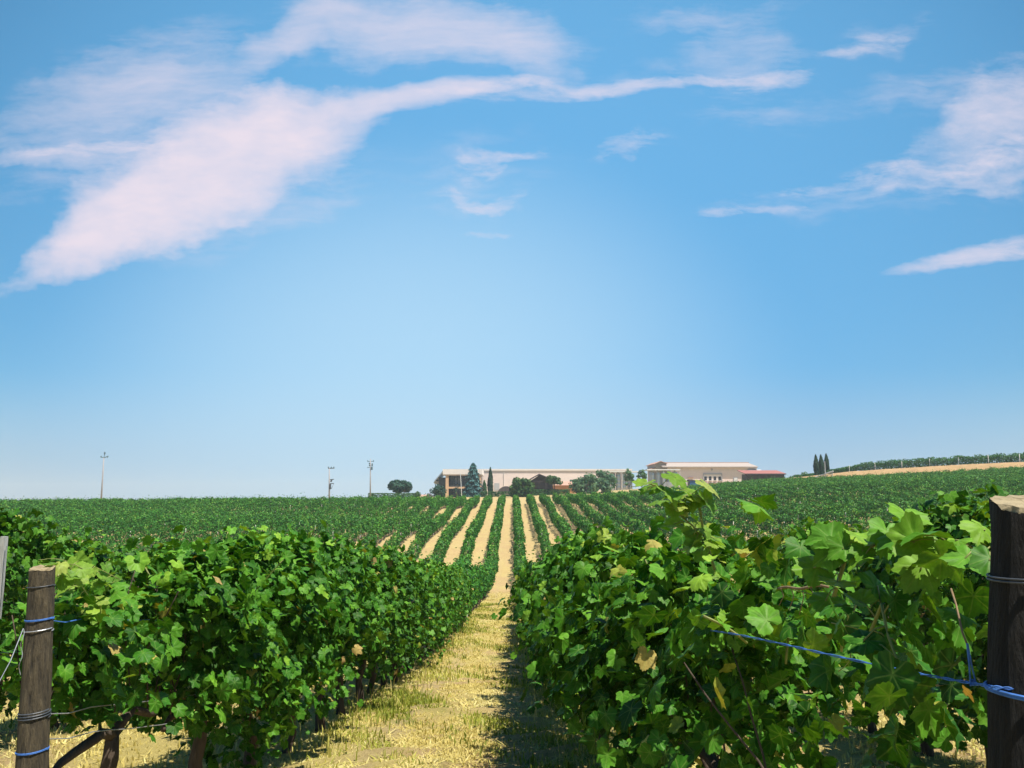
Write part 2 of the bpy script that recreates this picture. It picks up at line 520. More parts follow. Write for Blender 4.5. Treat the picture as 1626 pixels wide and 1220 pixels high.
def ground_mat():
    m, nt, b, out = mat_new('dry_grass_ground')
    N, L = nt.nodes, nt.links
    t = N.new('ShaderNodeTexCoord')

    def nz(scale, det, rough, sc=(1, 1, 1)):
        mp = N.new('ShaderNodeMapping'); mp.inputs['Scale'].default_value = sc
        L.new(t.outputs['Object'], mp.inputs[0])
        n = N.new('ShaderNodeTexNoise'); n.inputs['Scale'].default_value = scale
        n.inputs['Detail'].default_value = det; n.inputs['Roughness'].default_value = rough
        L.new(mp.outputs[0], n.inputs['Vector'])
        return n.outputs[0]

    def ramp(f, a, b_, c0, c1):
        r = N.new('ShaderNodeValToRGB')
        r.color_ramp.elements[0].position = a; r.color_ramp.elements[1].position = b_
        r.color_ramp.elements[0].color = (*c0, 1); r.color_ramp.elements[1].color = (*c1, 1)
        L.new(f, r.inputs[0]); return r.outputs[0]

    def mix(f, a, b_):
        x = N.new('ShaderNodeMixRGB')
        if isinstance(f, float): x.inputs[0].default_value = f
        else: L.new(f, x.inputs[0])
        L.new(a, x.inputs[1]); L.new(b_, x.inputs[2]); return x.outputs[0]
    fine = nz(38, 6, 0.75)
    straw = ramp(fine, 0.32, 0.68, (0.42, 0.33, 0.10), (0.66, 0.55, 0.21))
    tan = ramp(nz(9, 6, 0.7), 0.3, 0.7, (0.40, 0.27, 0.125), (0.56, 0.405, 0.215))
    big = nz(0.55, 4, 0.6, (1, 0.5, 1))
    k1 = ramp(big, 0.42, 0.6, (0, 0, 0), (1, 1, 1))
    c = mix(k1, straw, tan)
    # green regrowth in patches, mostly the near lane
    grn = ramp(nz(22, 5, 0.7), 0.3, 0.7, (0.16, 0.17, 0.03), (0.36, 0.36, 0.075))
    k2 = ramp(nz(1.3, 5, 0.65, (1, 0.45, 1)), 0.53, 0.68, (0, 0, 0), (0.8, 0.8, 0.8))
    sep = N.new('ShaderNodeSeparateXYZ'); L.new(t.outputs['Object'], sep.inputs[0])
    mr = N.new('ShaderNodeMapRange'); L.new(sep.outputs[1], mr.inputs['Value'])
    mr.inputs['From Min'].default_value = 35; mr.inputs['From Max'].default_value = 80
    mr.inputs['To Min'].default_value = 1; mr.inputs['To Max'].default_value = 0
    mu = N.new('ShaderNodeMath'); mu.operation = 'MULTIPLY'
    L.new(k2, mu.inputs[0]); L.new(mr.outputs[0], mu.inputs[1])
    c = mix(mu.outputs[0], c, grn)
    rx = N.new('ShaderNodeMath'); rx.operation = 'ADD'; L.new(sep.outputs[0], rx.inputs[0]); rx.inputs[1].default_value = 0.52
    ra = N.new('ShaderNodeMath'); ra.operation = 'ABSOLUTE'; L.new(rx.outputs[0], ra.inputs[0])
    rb_ = N.new('ShaderNodeMath'); rb_.operation = 'SUBTRACT'; L.new(ra.outputs[0], rb_.inputs[0]); rb_.inputs[1].default_value = 0.58
    rc = N.new('ShaderNodeMath'); rc.operation = 'ABSOLUTE'; L.new(rb_.outputs[0], rc.inputs[0])
    rn = N.new('ShaderNodeMath'); rn.operation = 'MULTIPLY_ADD'; L.new(nz(2.0, 4, .7, (1, .5, 1)), rn.inputs[0]); rn.inputs[1].default_value = 0.6; L.new(rc.outputs[0], rn.inputs[2])
    rr = N.new('ShaderNodeMapRange'); L.new(rn.outputs[0], rr.inputs['Value']); rr.inputs['From Min'].default_value = .52; rr.inputs['From Max'].default_value = .34
    rr.inputs['To Max'].default_value = .7
    c = mix(rr.outputs[0], c, ramp(nz(16, 6, .75), .3, .7, (0.37, 0.27, 0.13), (0.58, 0.46, 0.24)))
    # farther up the slope the soil between the rows is barer
    bare = ramp(nz(5, 5, 0.7), 0.3, 0.7, (0.36, 0.25, 0.115), (0.53, 0.39, 0.20))
    inv = N.new('ShaderNodeMath'); inv.operation = 'MULTIPLY_ADD'; inv.inputs[1].default_value = -0.8; inv.inputs[2].default_value = 0.8
    L.new(mr.outputs[0], inv.inputs[0])
    bare = mix(ramp(nz(.8, 5, .7, (1, .4, 1)), .42, .62, (0, 0, 0), (.75, .75, .75)), bare, ramp(nz(7, 4, .7), .3, .7, (0.40, 0.33, 0.13), (0.56, 0.44, 0.23)))
    bare = mix(ramp(nz(2.3, 4, .7), .55, .72, (0, 0, 0), (.6, .6, .6)), bare, ramp(nz(9, 4, .7), .3, .7, (0.26, 0.17, 0.08), (0.36, 0.25, 0.12)))
    c = mix(inv.outputs[0], c, bare)
    L.new(c, b.inputs['Base Color'])
    b.inputs['Roughness'].default_value = 0.95
    b.inputs['Specular IOR Level'].default_value = 0.1
    bp = N.new('ShaderNodeBump'); bp.inputs['Strength'].default_value = 0.9; bp.inputs['Distance'].default_value = 0.05
    L.new(nz(30, 6, 0.8), bp.inputs['Height']); L.new(bp.outputs[0], b.inputs['Normal'])
    return m


M['ground'] = ground_mat()
M['track'] = simple('bare_earth', (0.50, 0.32, 0.155), 0.95, 0.2, 0.8, col2=(0.34, 0.21, 0.09), bump=0.5)

# ------------------------------------------------------------------ terrain
TX = np.array([-200, -140, -60, -20, 0, 25, 50, 80, 115, 200], float)
TY = np.array([-60, 0, 6, 10, 14, 20, 31, 45, 60, 72, 85, 110, 142, 175, 200, 250, 320, 500, 1200, 6000], float)
TZ = np.array([
    [1.5] * 10,
    [-1.45] * 10,
    [-1.93] * 10,
    [-2.42] * 10,
    [-2.93] * 10,
    [-3.4, -3.4, -3.5, -3.55, -3.55, -3.5, -3.4, -3.2, -3.1, -3.0],
    [-4.2, -4.2, -4.4, -4.5, -4.5, -4.3, -3.9, -3.4, -3.1, -3.0],
    [-4.8, -5.0, -5.4, -5.6, -5.7, -5.2, -4.4, -3.4, -2.6, -2.6],
    [-5.0, -5.2, -6.0, -6.6, -6.8, -5.7, -4.3, -2.8, -1.7, -1.5],
    [-4.9, -5.2, -5.9, -6.5, -6.7, -5.3, -3.6, -1.9, -.6, 0],
    [-4.4, -4.6, -5.0, -5.3, -5.4, -4.1, -2.5, -.6, .9, 1.5],
    [-3.4, -3.4, -3.5, -3.5, -3.5, -2.2, -.7, 1.1, 3.0, 4],
    [-2.5, -2.4, -2.2, -2.0, -1.9, -.8, .6, 2.2, 4.1, 6],
    [-2.8, -2.5, -1.7, -1.0, -.7, .2, 1.5, 3.0, 5.2, 7],
    [-3.5, -3.0, -1.4, -.4, -.1, .8, 2.2, 3.6, 5.7, 7],
    [-6, -4.5, -1.6, -.1, .4, 1.7, 3.2, 4.1, 6, 7],
    [-12, -9, -4, -1.5, -.6, .8, 2.6, 3.2, 5, 6],
    [-25, -20, -14, -10, -8, -6, -5, -4, -3, -3],
    [-48] * 10,
    [-60] * 10], float)
TRACK = [(48, 226), (62, 213), (79, 199), (95, 187), (111, 175), (135, 157), (175, 128)]


def smooth_interp(xs, ys, x):
    """Catmull-Rom style (Hermite, limited) interpolation of columns ys at xs"""
    x = np.clip(x, xs[0], xs[-1])
    i = np.clip(np.searchsorted(xs, x) - 1, 0, len(xs) - 2)
    h = np.diff(xs)
    d = np.diff(ys, axis=0) / h.reshape(-1, *([1] * (ys.ndim - 1)))
    m = np.zeros_like(ys)
    a, b = d[:-1], d[1:]
    m[1:-1] = np.where(a * b > 0, 2 * a * b / np.where(np.abs(a + b) < 1e-9, 1, a + b), 0)
    m[0], m[-1] = d[0], d[-1]
    return i, h[i], (x - xs[i]) / h[i], m


def herm(ya, yb, ma, mb, h, t):
    t2, t3 = t * t, t * t * t
    return (2 * t3 - 3 * t2 + 1) * ya + (t3 - 2 * t2 + t) * h * ma + (-2 * t3 + 3 * t2) * yb + (t3 - t2) * h * mb


_iM = smooth_interp(TY, TZ, np.array([0.0]))[3]


def track_sd(X, Y):
    """signed distance to the track line, negative on the near side, and the position along it"""
    X = np.asarray(X, float); Y = np.asarray(Y, float)
    best = np.full(X.shape, 1e9); sgn = np.ones(X.shape); along = np.zeros(X.shape)
    for (x0, y0), (x1, y1) in zip(TRACK[:-1], TRACK[1:]):
        dx, dy = x1 - x0, y1 - y0
        l2 = dx * dx + dy * dy
        t = np.clip(((X - x0) * dx + (Y - y0) * dy) / l2, 0, 1)
        qx, qy = x0 + t * dx, y0 + t * dy
        dd = np.hypot(X - qx, Y - qy)
        s = np.where((X - x0) * (-dy) + (Y - y0) * dx > 0, -1.0, 1.0)   # far side is right of... resolved below
        m = dd < best
        best = np.where(m, dd, best); sgn = np.where(m, s, sgn); along = np.where(m, qx, along)
    return best * sgn, along


def height(X, Y):
    X = np.asarray(X, float); Y = np.asarray(Y, float)
    shp = np.broadcast(X, Y).shape
    X = np.broadcast_to(X, shp).ravel(); Y = np.broadcast_to(Y, shp).ravel()
    iy, hy, ty, m = smooth_interp(TY, TZ, Y)
    # values at every X station, then smooth across X
    cols = herm(TZ[iy], TZ[iy + 1], m[iy], m[iy + 1], hy[:, None], ty[:, None])
    Xc = np.clip(X, TX[0], TX[-1])
    ix = np.clip(np.searchsorted(TX, Xc) - 1, 0, len(TX) - 2)
    t = (Xc - TX[ix]) / (TX[ix + 1] - TX[ix])
    r = np.arange(len(X))
    dx = np.diff(TX)
    sl = np.zeros_like(cols)
    sl[:, 1:-1] = (cols[:, 2:] - cols[:, :-2]) / (TX[2:] - TX[:-2])
    z = herm(cols[r, ix], cols[r, ix + 1], sl[r, ix], sl[r, ix + 1], dx[ix], t)
    sd, al = track_sd(X, Y)
    up = np.clip((-sd + 6.5) / 7.0, 0, 1) if False else np.clip((TSGN * sd + 6.5) / 7.0, 0, 1)
    up = up * up * (3 - 2 * up)
    amp = np.clip((al - 50) / 32, 0, 1) * 2.5
    z = z + amp * up * np.exp(-np.clip(TSGN * sd - 30, 0, None) / 40)
    z = z + 0.05 * np.sin(X * 0.9 + 1.3 * np.sin(Y * 0.31)) * np.sin(Y * 0.47 + 0.5) * np.clip(Y / 12, 0.3, 1)
    wv = np.clip((Y - 62) / 14, 0, 1) * np.clip((165 - Y) / 30, 0, 1) * np.clip((80 - np.abs(X)) / 40, 0, 1)
    z = z + 0.38 * wv * np.sin(2 * np.pi * (Y - 74 + 0.1 * X) / 46)
    return (z + EYE).reshape(shp)


TSGN = 1.0
_s, _ = track_sd(np.array([140.0]), np.array([260.0]))
TSGN = 1.0 if _s[0] > 0 else -1.0


def H(x, y):
    return float(height(np.array([x]), np.array([y]))[0])


def grid_axis(segs):
    out = []
    for a, b, s in segs:
        out += list(np.arange(a, b, s))
    return np.array(out + [segs[-1][1]])


gx = grid_axis([(-1500, -600, 150), (-600, -240, 60), (-240, -24, 4), (-24, -6, 0.8), (-6, 6, 0.25), (6, 24, 0.8), (24, 240, 4), (240, 600, 60), (600, 1500, 150)])
gy = grid_axis([(-60, -4, 8), (-4, 16, 0.25), (16, 60, 0.8), (60, 270, 2.0), (270, 600, 15), (600, 1500, 100)])
GX, GY = np.meshgrid(gx, gy)
GZ = height(GX, GY)
near = np.exp(-((np.hypot(GX, GY - 8)) / 16) ** 2)
GZ = GZ + RNG.normal(0, 0.018, GZ.shape) * near
nx, ny = len(gx), len(gy)
idx = np.arange(nx * ny).reshape(ny, nx)
quads = np.stack([idx[:-1, :-1], idx[:-1, 1:], idx[1:, 1:], idx[1:, :-1]], -1).reshape(-1, 4)
g = obj('ground', mesh('ground', np.stack([GX, GY, GZ], -1).reshape(-1, 3), quads, M['ground'], True))
tag(g, kind='structure')

# earth bank and track on the right ridge
seg = []
tp = np.array(TRACK, float)
tl = np.concatenate([[0], np.cumsum(np.hypot(*np.diff(tp, axis=0).T))])
ss = np.linspace(4, tl[-1], 90)
cx_ = np.interp(ss, tl, tp[:, 0]); cy_ = np.interp(ss, tl, tp[:, 1])
tdx, tdy = np.gradient(cx_), np.gradient(cy_)
ln = np.hypot(tdx, tdy); nxn, nyn = tdy / ln, -tdx / ln      # one normal
if (nxn[40] * 0.3 + nyn[40]) < 0: nxn, nyn = -nxn, -nyn       # pointing away from the camera
offs = np.linspace(-6.5, 4.5, 15)
tv = []
for i in range(len(ss)):
    for j, o_ in enumerate(offs):
        wob = 0.9 * math.sin(i * 0.43) + 0.6 * math.sin(i * 1.13 + 1) if j == 0 else 0
        tv.append((cx_[i] + nxn[i] * (o_ + wob), cy_[i] + nyn[i] * (o_ + wob)))
tv = np.array(tv)
tz = height(tv[:, 0], tv[:, 1]) + 0.05
idx = np.arange(len(tv)).reshape(len(ss), len(offs))
quads = np.stack([idx[:-1, :-1], idx[:-1, 1:], idx[1:, 1:], idx[1:, :-1]], -1).reshape(-1, 4)
tag(obj('dirt_track', mesh('dirt_track', np.column_stack([tv, tz]), quads, M['track'], True)), kind='structure')

# ------------------------------------------------------------------ leaves
def leaf_template(kind):
    if kind == 'hi':
        half = [(0, 1.0), (6, .90), (11, .93), (16, .82), (22, .83), (28, .72), (34, .77), (40, .82), (45, .93), (50, .97), (55, .87), (61, .89), (67, .78), (74, .78), (82, .68),
                (90, .74), (97, .74), (104, .83), (111, .76), (119, .78), (127, .68), (137, .69), (150, .58), (164, .46), (175, .16)]
    elif kind == 'mid':
        half = [(0, 1.0), (14, .86), (30, .73), (49, .97), (66, .80), (83, .69), (105, .82), (130, .68), (155, .56), (175, .15)]
    else:
        half = [(0, 1.0), (50, .80), (110, .72), (165, .45)]
    pts = [(math.sin(R(a)) * r, math.cos(R(a)) * r) for a, r in half]
    pts += [(-x, y) for x, y in reversed(pts[1:])]
    pts = [(0.0, 0.0)] + pts
    p = np.array(pts); p[:, 0] *= 0.92; p[:, 1] -= 0.15
    n = len(p)
    tri = [[0, i, i + 1] for i in range(1, n - 1)] + [[0, n - 1, 1]]
    if kind == 'hi':
        o = n - 1
        rng_ = p[1:] * 0.55
        rr_ = np.linalg.norm(rng_, axis=1, keepdims=True)
        p = np.vstack([p, rng_ / rr_ * np.minimum(rr_, .42 + .1 * rr_)])
        tri = []
        for i in range(o):
            j = (i + 1) % o
            tri += [[0, n + i, n + j], [n + i, 1 + i, 1 + j], [n + i, 1 + j, n + j]]
    return p, np.array(tri)


TEMPL = {k: leaf_template(k) for k in ('hi', 'mid', 'lo')}


def norm(a):
    return a / np.maximum(np.linalg.norm(a, axis=1, keepdims=True), 1e-9)


def leaves(pos, nrm, tip, size, kind, rng):
    """vertices and triangles of one leaf blade per position"""
    p, tri = TEMPL[kind]
    n = len(pos)
    nn = norm(nrm)
    t = norm(tip - nn * np.sum(tip * nn, 1, keepdims=True))
    b = np.cross(nn, t)
    r2 = (p ** 2).sum(1)
    cup = rng.uniform(-0.12, 0.50, (n, 1)); fold = rng.uniform(-0.1, 0.55, (n, 1)); curl = rng.normal(-.06, 0.26, (n, 1)); twist = rng.normal(0, 0.3, (n, 1))
    z = -cup * r2[None] + fold * np.abs(p[:, 0])[None] + curl * (p[:, 1] ** 2)[None] * np.sign(p[:, 1])[None] + twist * (p[:, 0] * p[:, 1])[None]
    if kind == 'hi':
        th_ = np.arctan2(p[:, 0], p[:, 1])
        rad_ = np.sqrt(r2)
        z = z + 0.05 * rng.uniform(.3, 1.3, (n, 1)) * (rad_ * np.cos(th_ * 7.0))[None] + rng.normal(0, 0.012, z.shape)
    s = size.reshape(-1, 1, 1) * 0.62
    Vv = pos[:, None, :] + s * (p[None, :, 0, None] * b[:, None, :] + p[None, :, 1, None] * t[:, None, :] + z[:, :, None] * nn[:, None, :])
    Fv = tri[None] + (np.arange(n) * len(p))[:, None, None]
    return Vv.reshape(-1, 3), Fv.reshape(-1, 3), len(p)


def kites(pos, nrm, tip, size, rng, aspect=0.8):
    """cheap folded four-cornered leaf per position"""
    n = len(pos)
    nn = norm(nrm)
    t = norm(tip - nn * np.sum(tip * nn, 1, keepdims=True))
    b = np.cross(nn, t)
    s = size.reshape(-1, 1)
    f = rng.uniform(-0.1, 0.3, (n, 1)) * s
    a0 = pos + t * s * .55
    a1 = pos + b * s * .5 * aspect + nn * f
    a2 = pos - t * s * .45
    a3 = pos - b * s * .5 * aspect + nn * f
    Vv = np.stack([a0, a1, a2, a3], 1).reshape(-1, 3)
    Fv = np.arange(4 * n).reshape(n, 4)
    return Vv, Fv


def blade_coords(kind, n, rng):
    p = TEMPL[kind][0]
    out = np.zeros((n, len(p), 3))
    out[:, :, :2] = p[None]
    out[:, :, 2] = rng.uniform(0, 50, (n, 1))
    return out.reshape(-1, 3)


def leaf_mesh(name, pos, nrm, tip, size, tint, kind, rng, mat):
    Vv, Fv, k = leaves(pos, nrm, tip, size, kind, rng)
    return mesh(name, Vv, Fv, mat, True, np.repeat(tint, k), blade_coords(kind, len(pos), rng))


def vine_points(rng, n, length, z0, z1, hw, sparse_low=0.0, ragged=0.2, hollow=0.75, out_jit=0.085):
    """leaf anchors over the wall-like canopy of a trellised vine (row runs along y)"""
    lat = rng.uniform(0, 6.28, 6)
    y = rng.uniform(-length / 2, length / 2, n)
    kind = rng.random(n)
    top = kind < 0.16
    inner = kind > 0.86
    bulge = 0.10 * np.sin(y * 6.1 + lat[0]) + 0.05 * np.sin(y * 13 + lat[1])
    zt = z1 + 0.09 * np.sin(y * 7.3 + lat[2]) + 0.05 * np.sin(y * 17 + lat[3])
    zb = z0 + ragged * np.sin(y * 5.1 + lat[4]) + 0.5 * ragged * np.sin(y * 11.7 + lat[5])
    u = rng.random(n) ** (1 / (1 + sparse_low))
    z = zb + u * (zt - zb)
    prof = np.sqrt(np.clip(1 - ((u - 0.52) / 0.62) ** 2, 0.05, 1))
    w = (hw + bulge) * prof + 0.06 * np.sin(z * 9 + y * 7 + lat[1])
    sgn = np.where(rng.random(n) < 0.5, -1.0, 1.0)
    x = sgn * w + rng.normal(0, out_jit, n)
    xt = rng.uniform(-1, 1, n) * hw * 0.8
    x = np.where(top, xt, np.where(inner, rng.uniform(-.6, .6, n) * w, x))
    z = np.where(top, zt + rng.normal(0, 0.06, n), z)
    # hollows: patches where the leaves sit back inside the canopy or are missing
    q = rng.uniform(0, 6.28, 6)
    sg2 = np.where(x > 0, 1.0, 2.3)
    hol = np.sin(y * 5.3 + q[0] * sg2 + 1.2 * np.sin(z * 4 + q[1])) + np.sin(z * 7.1 + q[2] * sg2 + 1.4 * np.sin(y * 3.7 + q[3])) + .6 * np.sin(y * 13 + z * 11 + q[4])
    back = (hol > hollow) & ~top
    x = np.where(back, x * rng.uniform(.1, .6, n), x)
    x = np.where((hol < -1.1) & ~top, x * 1.28, x)
    gone = back & (rng.random(n) < .55)
    z = np.where(gone & (rng.random(n) < .4), zt + np.abs(rng.normal(0, .06, n)), z)
    pos = np.column_stack([x, y, z])
    nrm = np.column_stack([np.where(top, x * 0.8, sgn * 0.7), rng.normal(0, 0.4, n), np.where(top, 1.0, 0.66)]) + rng.normal(0, 0.58, (n, 3))
    tip = np.column_stack([sgn * 0.45, rng.normal(0, 0.55, n), np.full(n, -0.9)]) + rng.normal(0, 0.25, (n, 3))
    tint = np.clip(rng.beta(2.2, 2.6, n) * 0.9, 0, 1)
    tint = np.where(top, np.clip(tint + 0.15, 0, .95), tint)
    odd = rng.random(n)
    tint = np.where(odd > 0.982, rng.uniform(0.94, 1.0, n), tint)
    ok = ~gone | (z > zt - .05)
    return pos[ok], nrm[ok], tip[ok], tint[ok]


def shoot_points(rng, count, length, z1, lean=0.5, lmin=.15, lmax=.45, size=0.11):
    """leafy shoots that leave the canopy top; returns leaf anchors and stems"""
    Ps, Ns, Ts, Ti, Sz, stems = [], [], [], [], [], []
    for _ in range(count):
        y = rng.uniform(-length / 2, length / 2); x = rng.normal(0, 0.12)
        d = Vector((rng.normal(0, lean), rng.normal(0, lean), 1)).normalized()
        L = rng.uniform(lmin, lmax)
        p = Vector((x, y, z1 - 0.12)); pts = [p.copy()]
        k = max(4, int(L / 0.055))
        for i in range(k):
            d = (d + Vector((rng.normal(0, .13), rng.normal(0, .13), -0.05 * i / k))).normalized()
            p = p + d * (L / k); pts.append(p.copy())
            sd = 1 if i % 2 else -1
            o = d.cross(Vector((0, 0, 1)) + Vector((.3, .1, 0))).normalized() * sd
            s = size * (1.0 - 0.62 * i / k) * rng.uniform(.8, 1.15)
            Ps.append(tuple(p + o * s * .5)); Ns.append((o.x * .4 + rng.normal(0, .3), o.y * .4 + rng.normal(0, .3), .8))
            Ts.append((o.x, o.y, -.25)); Ti.append(min(0.93, 0.5 + 0.4 * i / k + rng.normal(0, .08))); Sz.append(s)
        stems.append(pts)
    return np.array(Ps), np.array(Ns), np.array(Ts), np.array(Ti), np.array(Sz), stems


def vine_foliage(rng, kind, n, length=1.0, z0=0.55, z1=1.58, hw=0.27, size=0.105, sparse_low=0.0, shoots=5, ragged=.16, mat=None, lmax=.42):
    pos, nrm, tip, tint = vine_points(rng, n, length, z0, z1, hw, sparse_low, ragged)
    n = len(pos)
    sz = size * np.clip(rng.normal(1, 0.30, n), .4, 1.75)
    mb = MB()
    if shoots:
        a = shoot_points(rng, shoots, length, z1, size=size, lmax=lmax)
        pos = np.vstack([pos, a[0]]); nrm = np.vstack([nrm, a[1]]); tip = np.vstack([tip, a[2]])
        tint = np.concatenate([tint, a[3]]); sz = np.concatenate([sz, a[4]])
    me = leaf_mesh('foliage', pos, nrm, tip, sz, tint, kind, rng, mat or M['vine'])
    return me, (a[5] if shoots else [])


def vine_trunk(rng, length=1.0, zc=0.72, r=0.035, canes=10, z1=1.5, stems=()):
    mb = MB()
    x = y = 0.0
    pts, rad = [], []
    for i in range(8):
        t = i / 7
        pts.append((x, y, -0.08 + t * (zc + .08))); rad.append(r * (1.35 - .5 * t) * rng.uniform(.9, 1.12))
        x += rng.normal(0, .018); y += rng.normal(0, .02)
    mb.tube(pts, rad, 8)
    tx, ty, tz_ = pts[-1]
    arm = []
    for sg in (-1, 1):
        pts = [(tx, ty, tz_ - .02)]
        for i in range(1, 6):
            pts.append((tx + rng.normal(0, .015), ty + sg * i * length * .1, zc + .03 * math.sin(i) + rng.normal(0, .012)))
        mb.tube(pts, [r * .75 * (1 - .09 * i) for i in range(6)], 6)
        arm += pts
    for _ in range(canes):
        p = Vector(arm[int(rng.integers(len(arm)))]); d = Vector((rng.normal(0, .25), rng.normal(0, .2), 1))
        pts = []
        for i in range(6):
            pts.append(tuple(p)); p = p + d.normalized() * (z1 - zc) / 5.2; d += Vector((rng.normal(0, .16), rng.normal(0, .16), 0))
        mb.tube(pts, [.0042 - .0004 * i for i in range(6)], 5)
    return mesh('trunk', mb.v, mb.f, M['bark'], True)


SP = 2.5


def row_x(k):       # k = 1,2.. right of the lane; -1,-2.. left of it
    return 0.73 + SP * (k - 1) if k > 0 else -1.77 + SP * (k + 1)


ORD = ['first', 'second', 'third', 'fourth', 'fifth', 'sixth', 'seventh', 'eighth', 'ninth', 'tenth', 'eleventh', 'twelfth', 'thirteenth', 'fourteenth',
       'fifteenth', 'sixteenth', 'seventeenth', 'eighteenth', 'nineteenth', 'twentieth', 'twenty-first', 'twenty-second', 'twenty-third', 'twenty-fourth',
       'twenty-fifth', 'twenty-sixth', 'twenty-seventh', 'twenty-eighth']


def row_phrase(k):
    side = 'right' if k > 0 else 'left'
    a = abs(k)
    if a == 1: return f'the row just {side} of the lane'
    return f'the {ORD[a - 1]} row {side} of the lane'


# variants for the middle distance
VAR = []
for i in range(9):
    rg = np.random.default_rng(100 + i)
    fm, stems = vine_foliage(rg, 'mid', 2000, 1.12, 0.36, 1.62, 0.29, 0.072, 0.1, shoots=6)
    tm = vine_trunk(rg, 1.0, .72, .034, 7, 1.45, stems)
    VAR.append((fm, tm))
NEAR_END = 27.0
STEP = 0.98
vine_count = 0


def place_vine(x, y, fm, tm, label, group, flip=False, sc=1.0, stems=()):
    global vine_count
    e = empty('grapevine', (x, y, H(x, y)), math.pi if flip else 0)
    e.scale = (sc, 1, sc)
    tag(e, label, 'grapevine', group)
    obj('trunk', tm, e); obj('foliage', fm, e)
    for st_ in stems:
        MB().tube([tuple(q) for q in st_], [.0036] * len(st_), 5).build('shoot', M['green_cane'], e, True)
    vine_count += 1
    return e


STARTS = {1: 1.82, -1: 3.75, 2: 2.7, -2: 6.9}
NEARV = {}
for k in (1, -1, 2, -2, 3, -3, 4, -4, 5, -5):
    x = row_x(k)
    y = STARTS.get(k, max(8.0, (abs(x) - 0.9) / 0.66))
    i = 0
    while y < NEAR_END:
        rg = np.random.default_rng(1000 + 100 * k + i)
        far_part = i >= 12 or abs(k) > 2 or k == 2
        grp = f'grapevines in {row_phrase(k)}'
        if not far_part:
            origin = {1: 'from the dark post', -1: 'from the brown post', 2: 'from the near end', -2: 'from the grey stake'}[k]
            lab = f'{ORD[i]} grapevine {origin} in {row_phrase(k)}'
        else:
            lab = f'leafy grapevine farther along {row_phrase(k)}' if abs(k) <= 2 else f'leafy grapevine in {row_phrase(k)}'
        if k == 1 and i < 6:
            n = [80, 1400, 2300, 2900, 2900, 2700][i]
            kw = dict(length=1.15, z0=[1.08, .34, .6, .68, .66, .6][i], z1=[1.30, 1.28, 1.34, 1.38, 1.42, 1.48][i], hw=[.13, .24, .33, .34, .32, .31][i],
                      size=[.078, .070, .069, .070, .069, .068][i], sparse_low=[.5, .0, .0, .1, .1, .1][i], shoots=[2, 3, 6, 6, 6, 5][i], lmax=[.15, .2, .3, .3, .3, .3][i])
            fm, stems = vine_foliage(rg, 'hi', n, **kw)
            tm = vine_trunk(rg, 1.0, .7, .036, 3 if i < 3 else 6, 1.2, stems)
            NEARV[(k, i)] = place_vine(x, y, fm, tm, lab, grp, stems=stems)
        elif k == -1 and i < 7:
            n = [900, 2600, 2900, 2800, 2600, 2500, 2400][i]
            kw = dict(length=1.15, z0=[.85, .56, .42, .5, .6, .6, .52][i], z1=[1.22, 1.38, 1.45, 1.48, 1.5, 1.52, 1.55][i],
                      hw=[.2, .32, .36, .35, .34, .33, .32][i], size=.070, sparse_low=.15, shoots=[5, 6, 6, 6, 5, 5, 5][i], lmax=[.25, .3, .4, .4, .4, .4, .4][i])
            fm, stems = vine_foliage(rg, 'hi', n, **kw)
            tm = vine_trunk(rg, 1.0, .7, .036, 9, 1.4, stems)
            NEARV[(k, i)] = place_vine(x, y, fm, tm, lab, grp, stems=stems)
        else:
            fm, tm = VAR[int(rg.integers(len(VAR)))]
            NEARV[(k, i)] = place_vine(x + rg.normal(0, .03), y, fm, tm, lab, grp, rg.random() < .5, rg.uniform(.94, 1.07))
        y += STEP + rg.normal(0, .03)
        i += 1

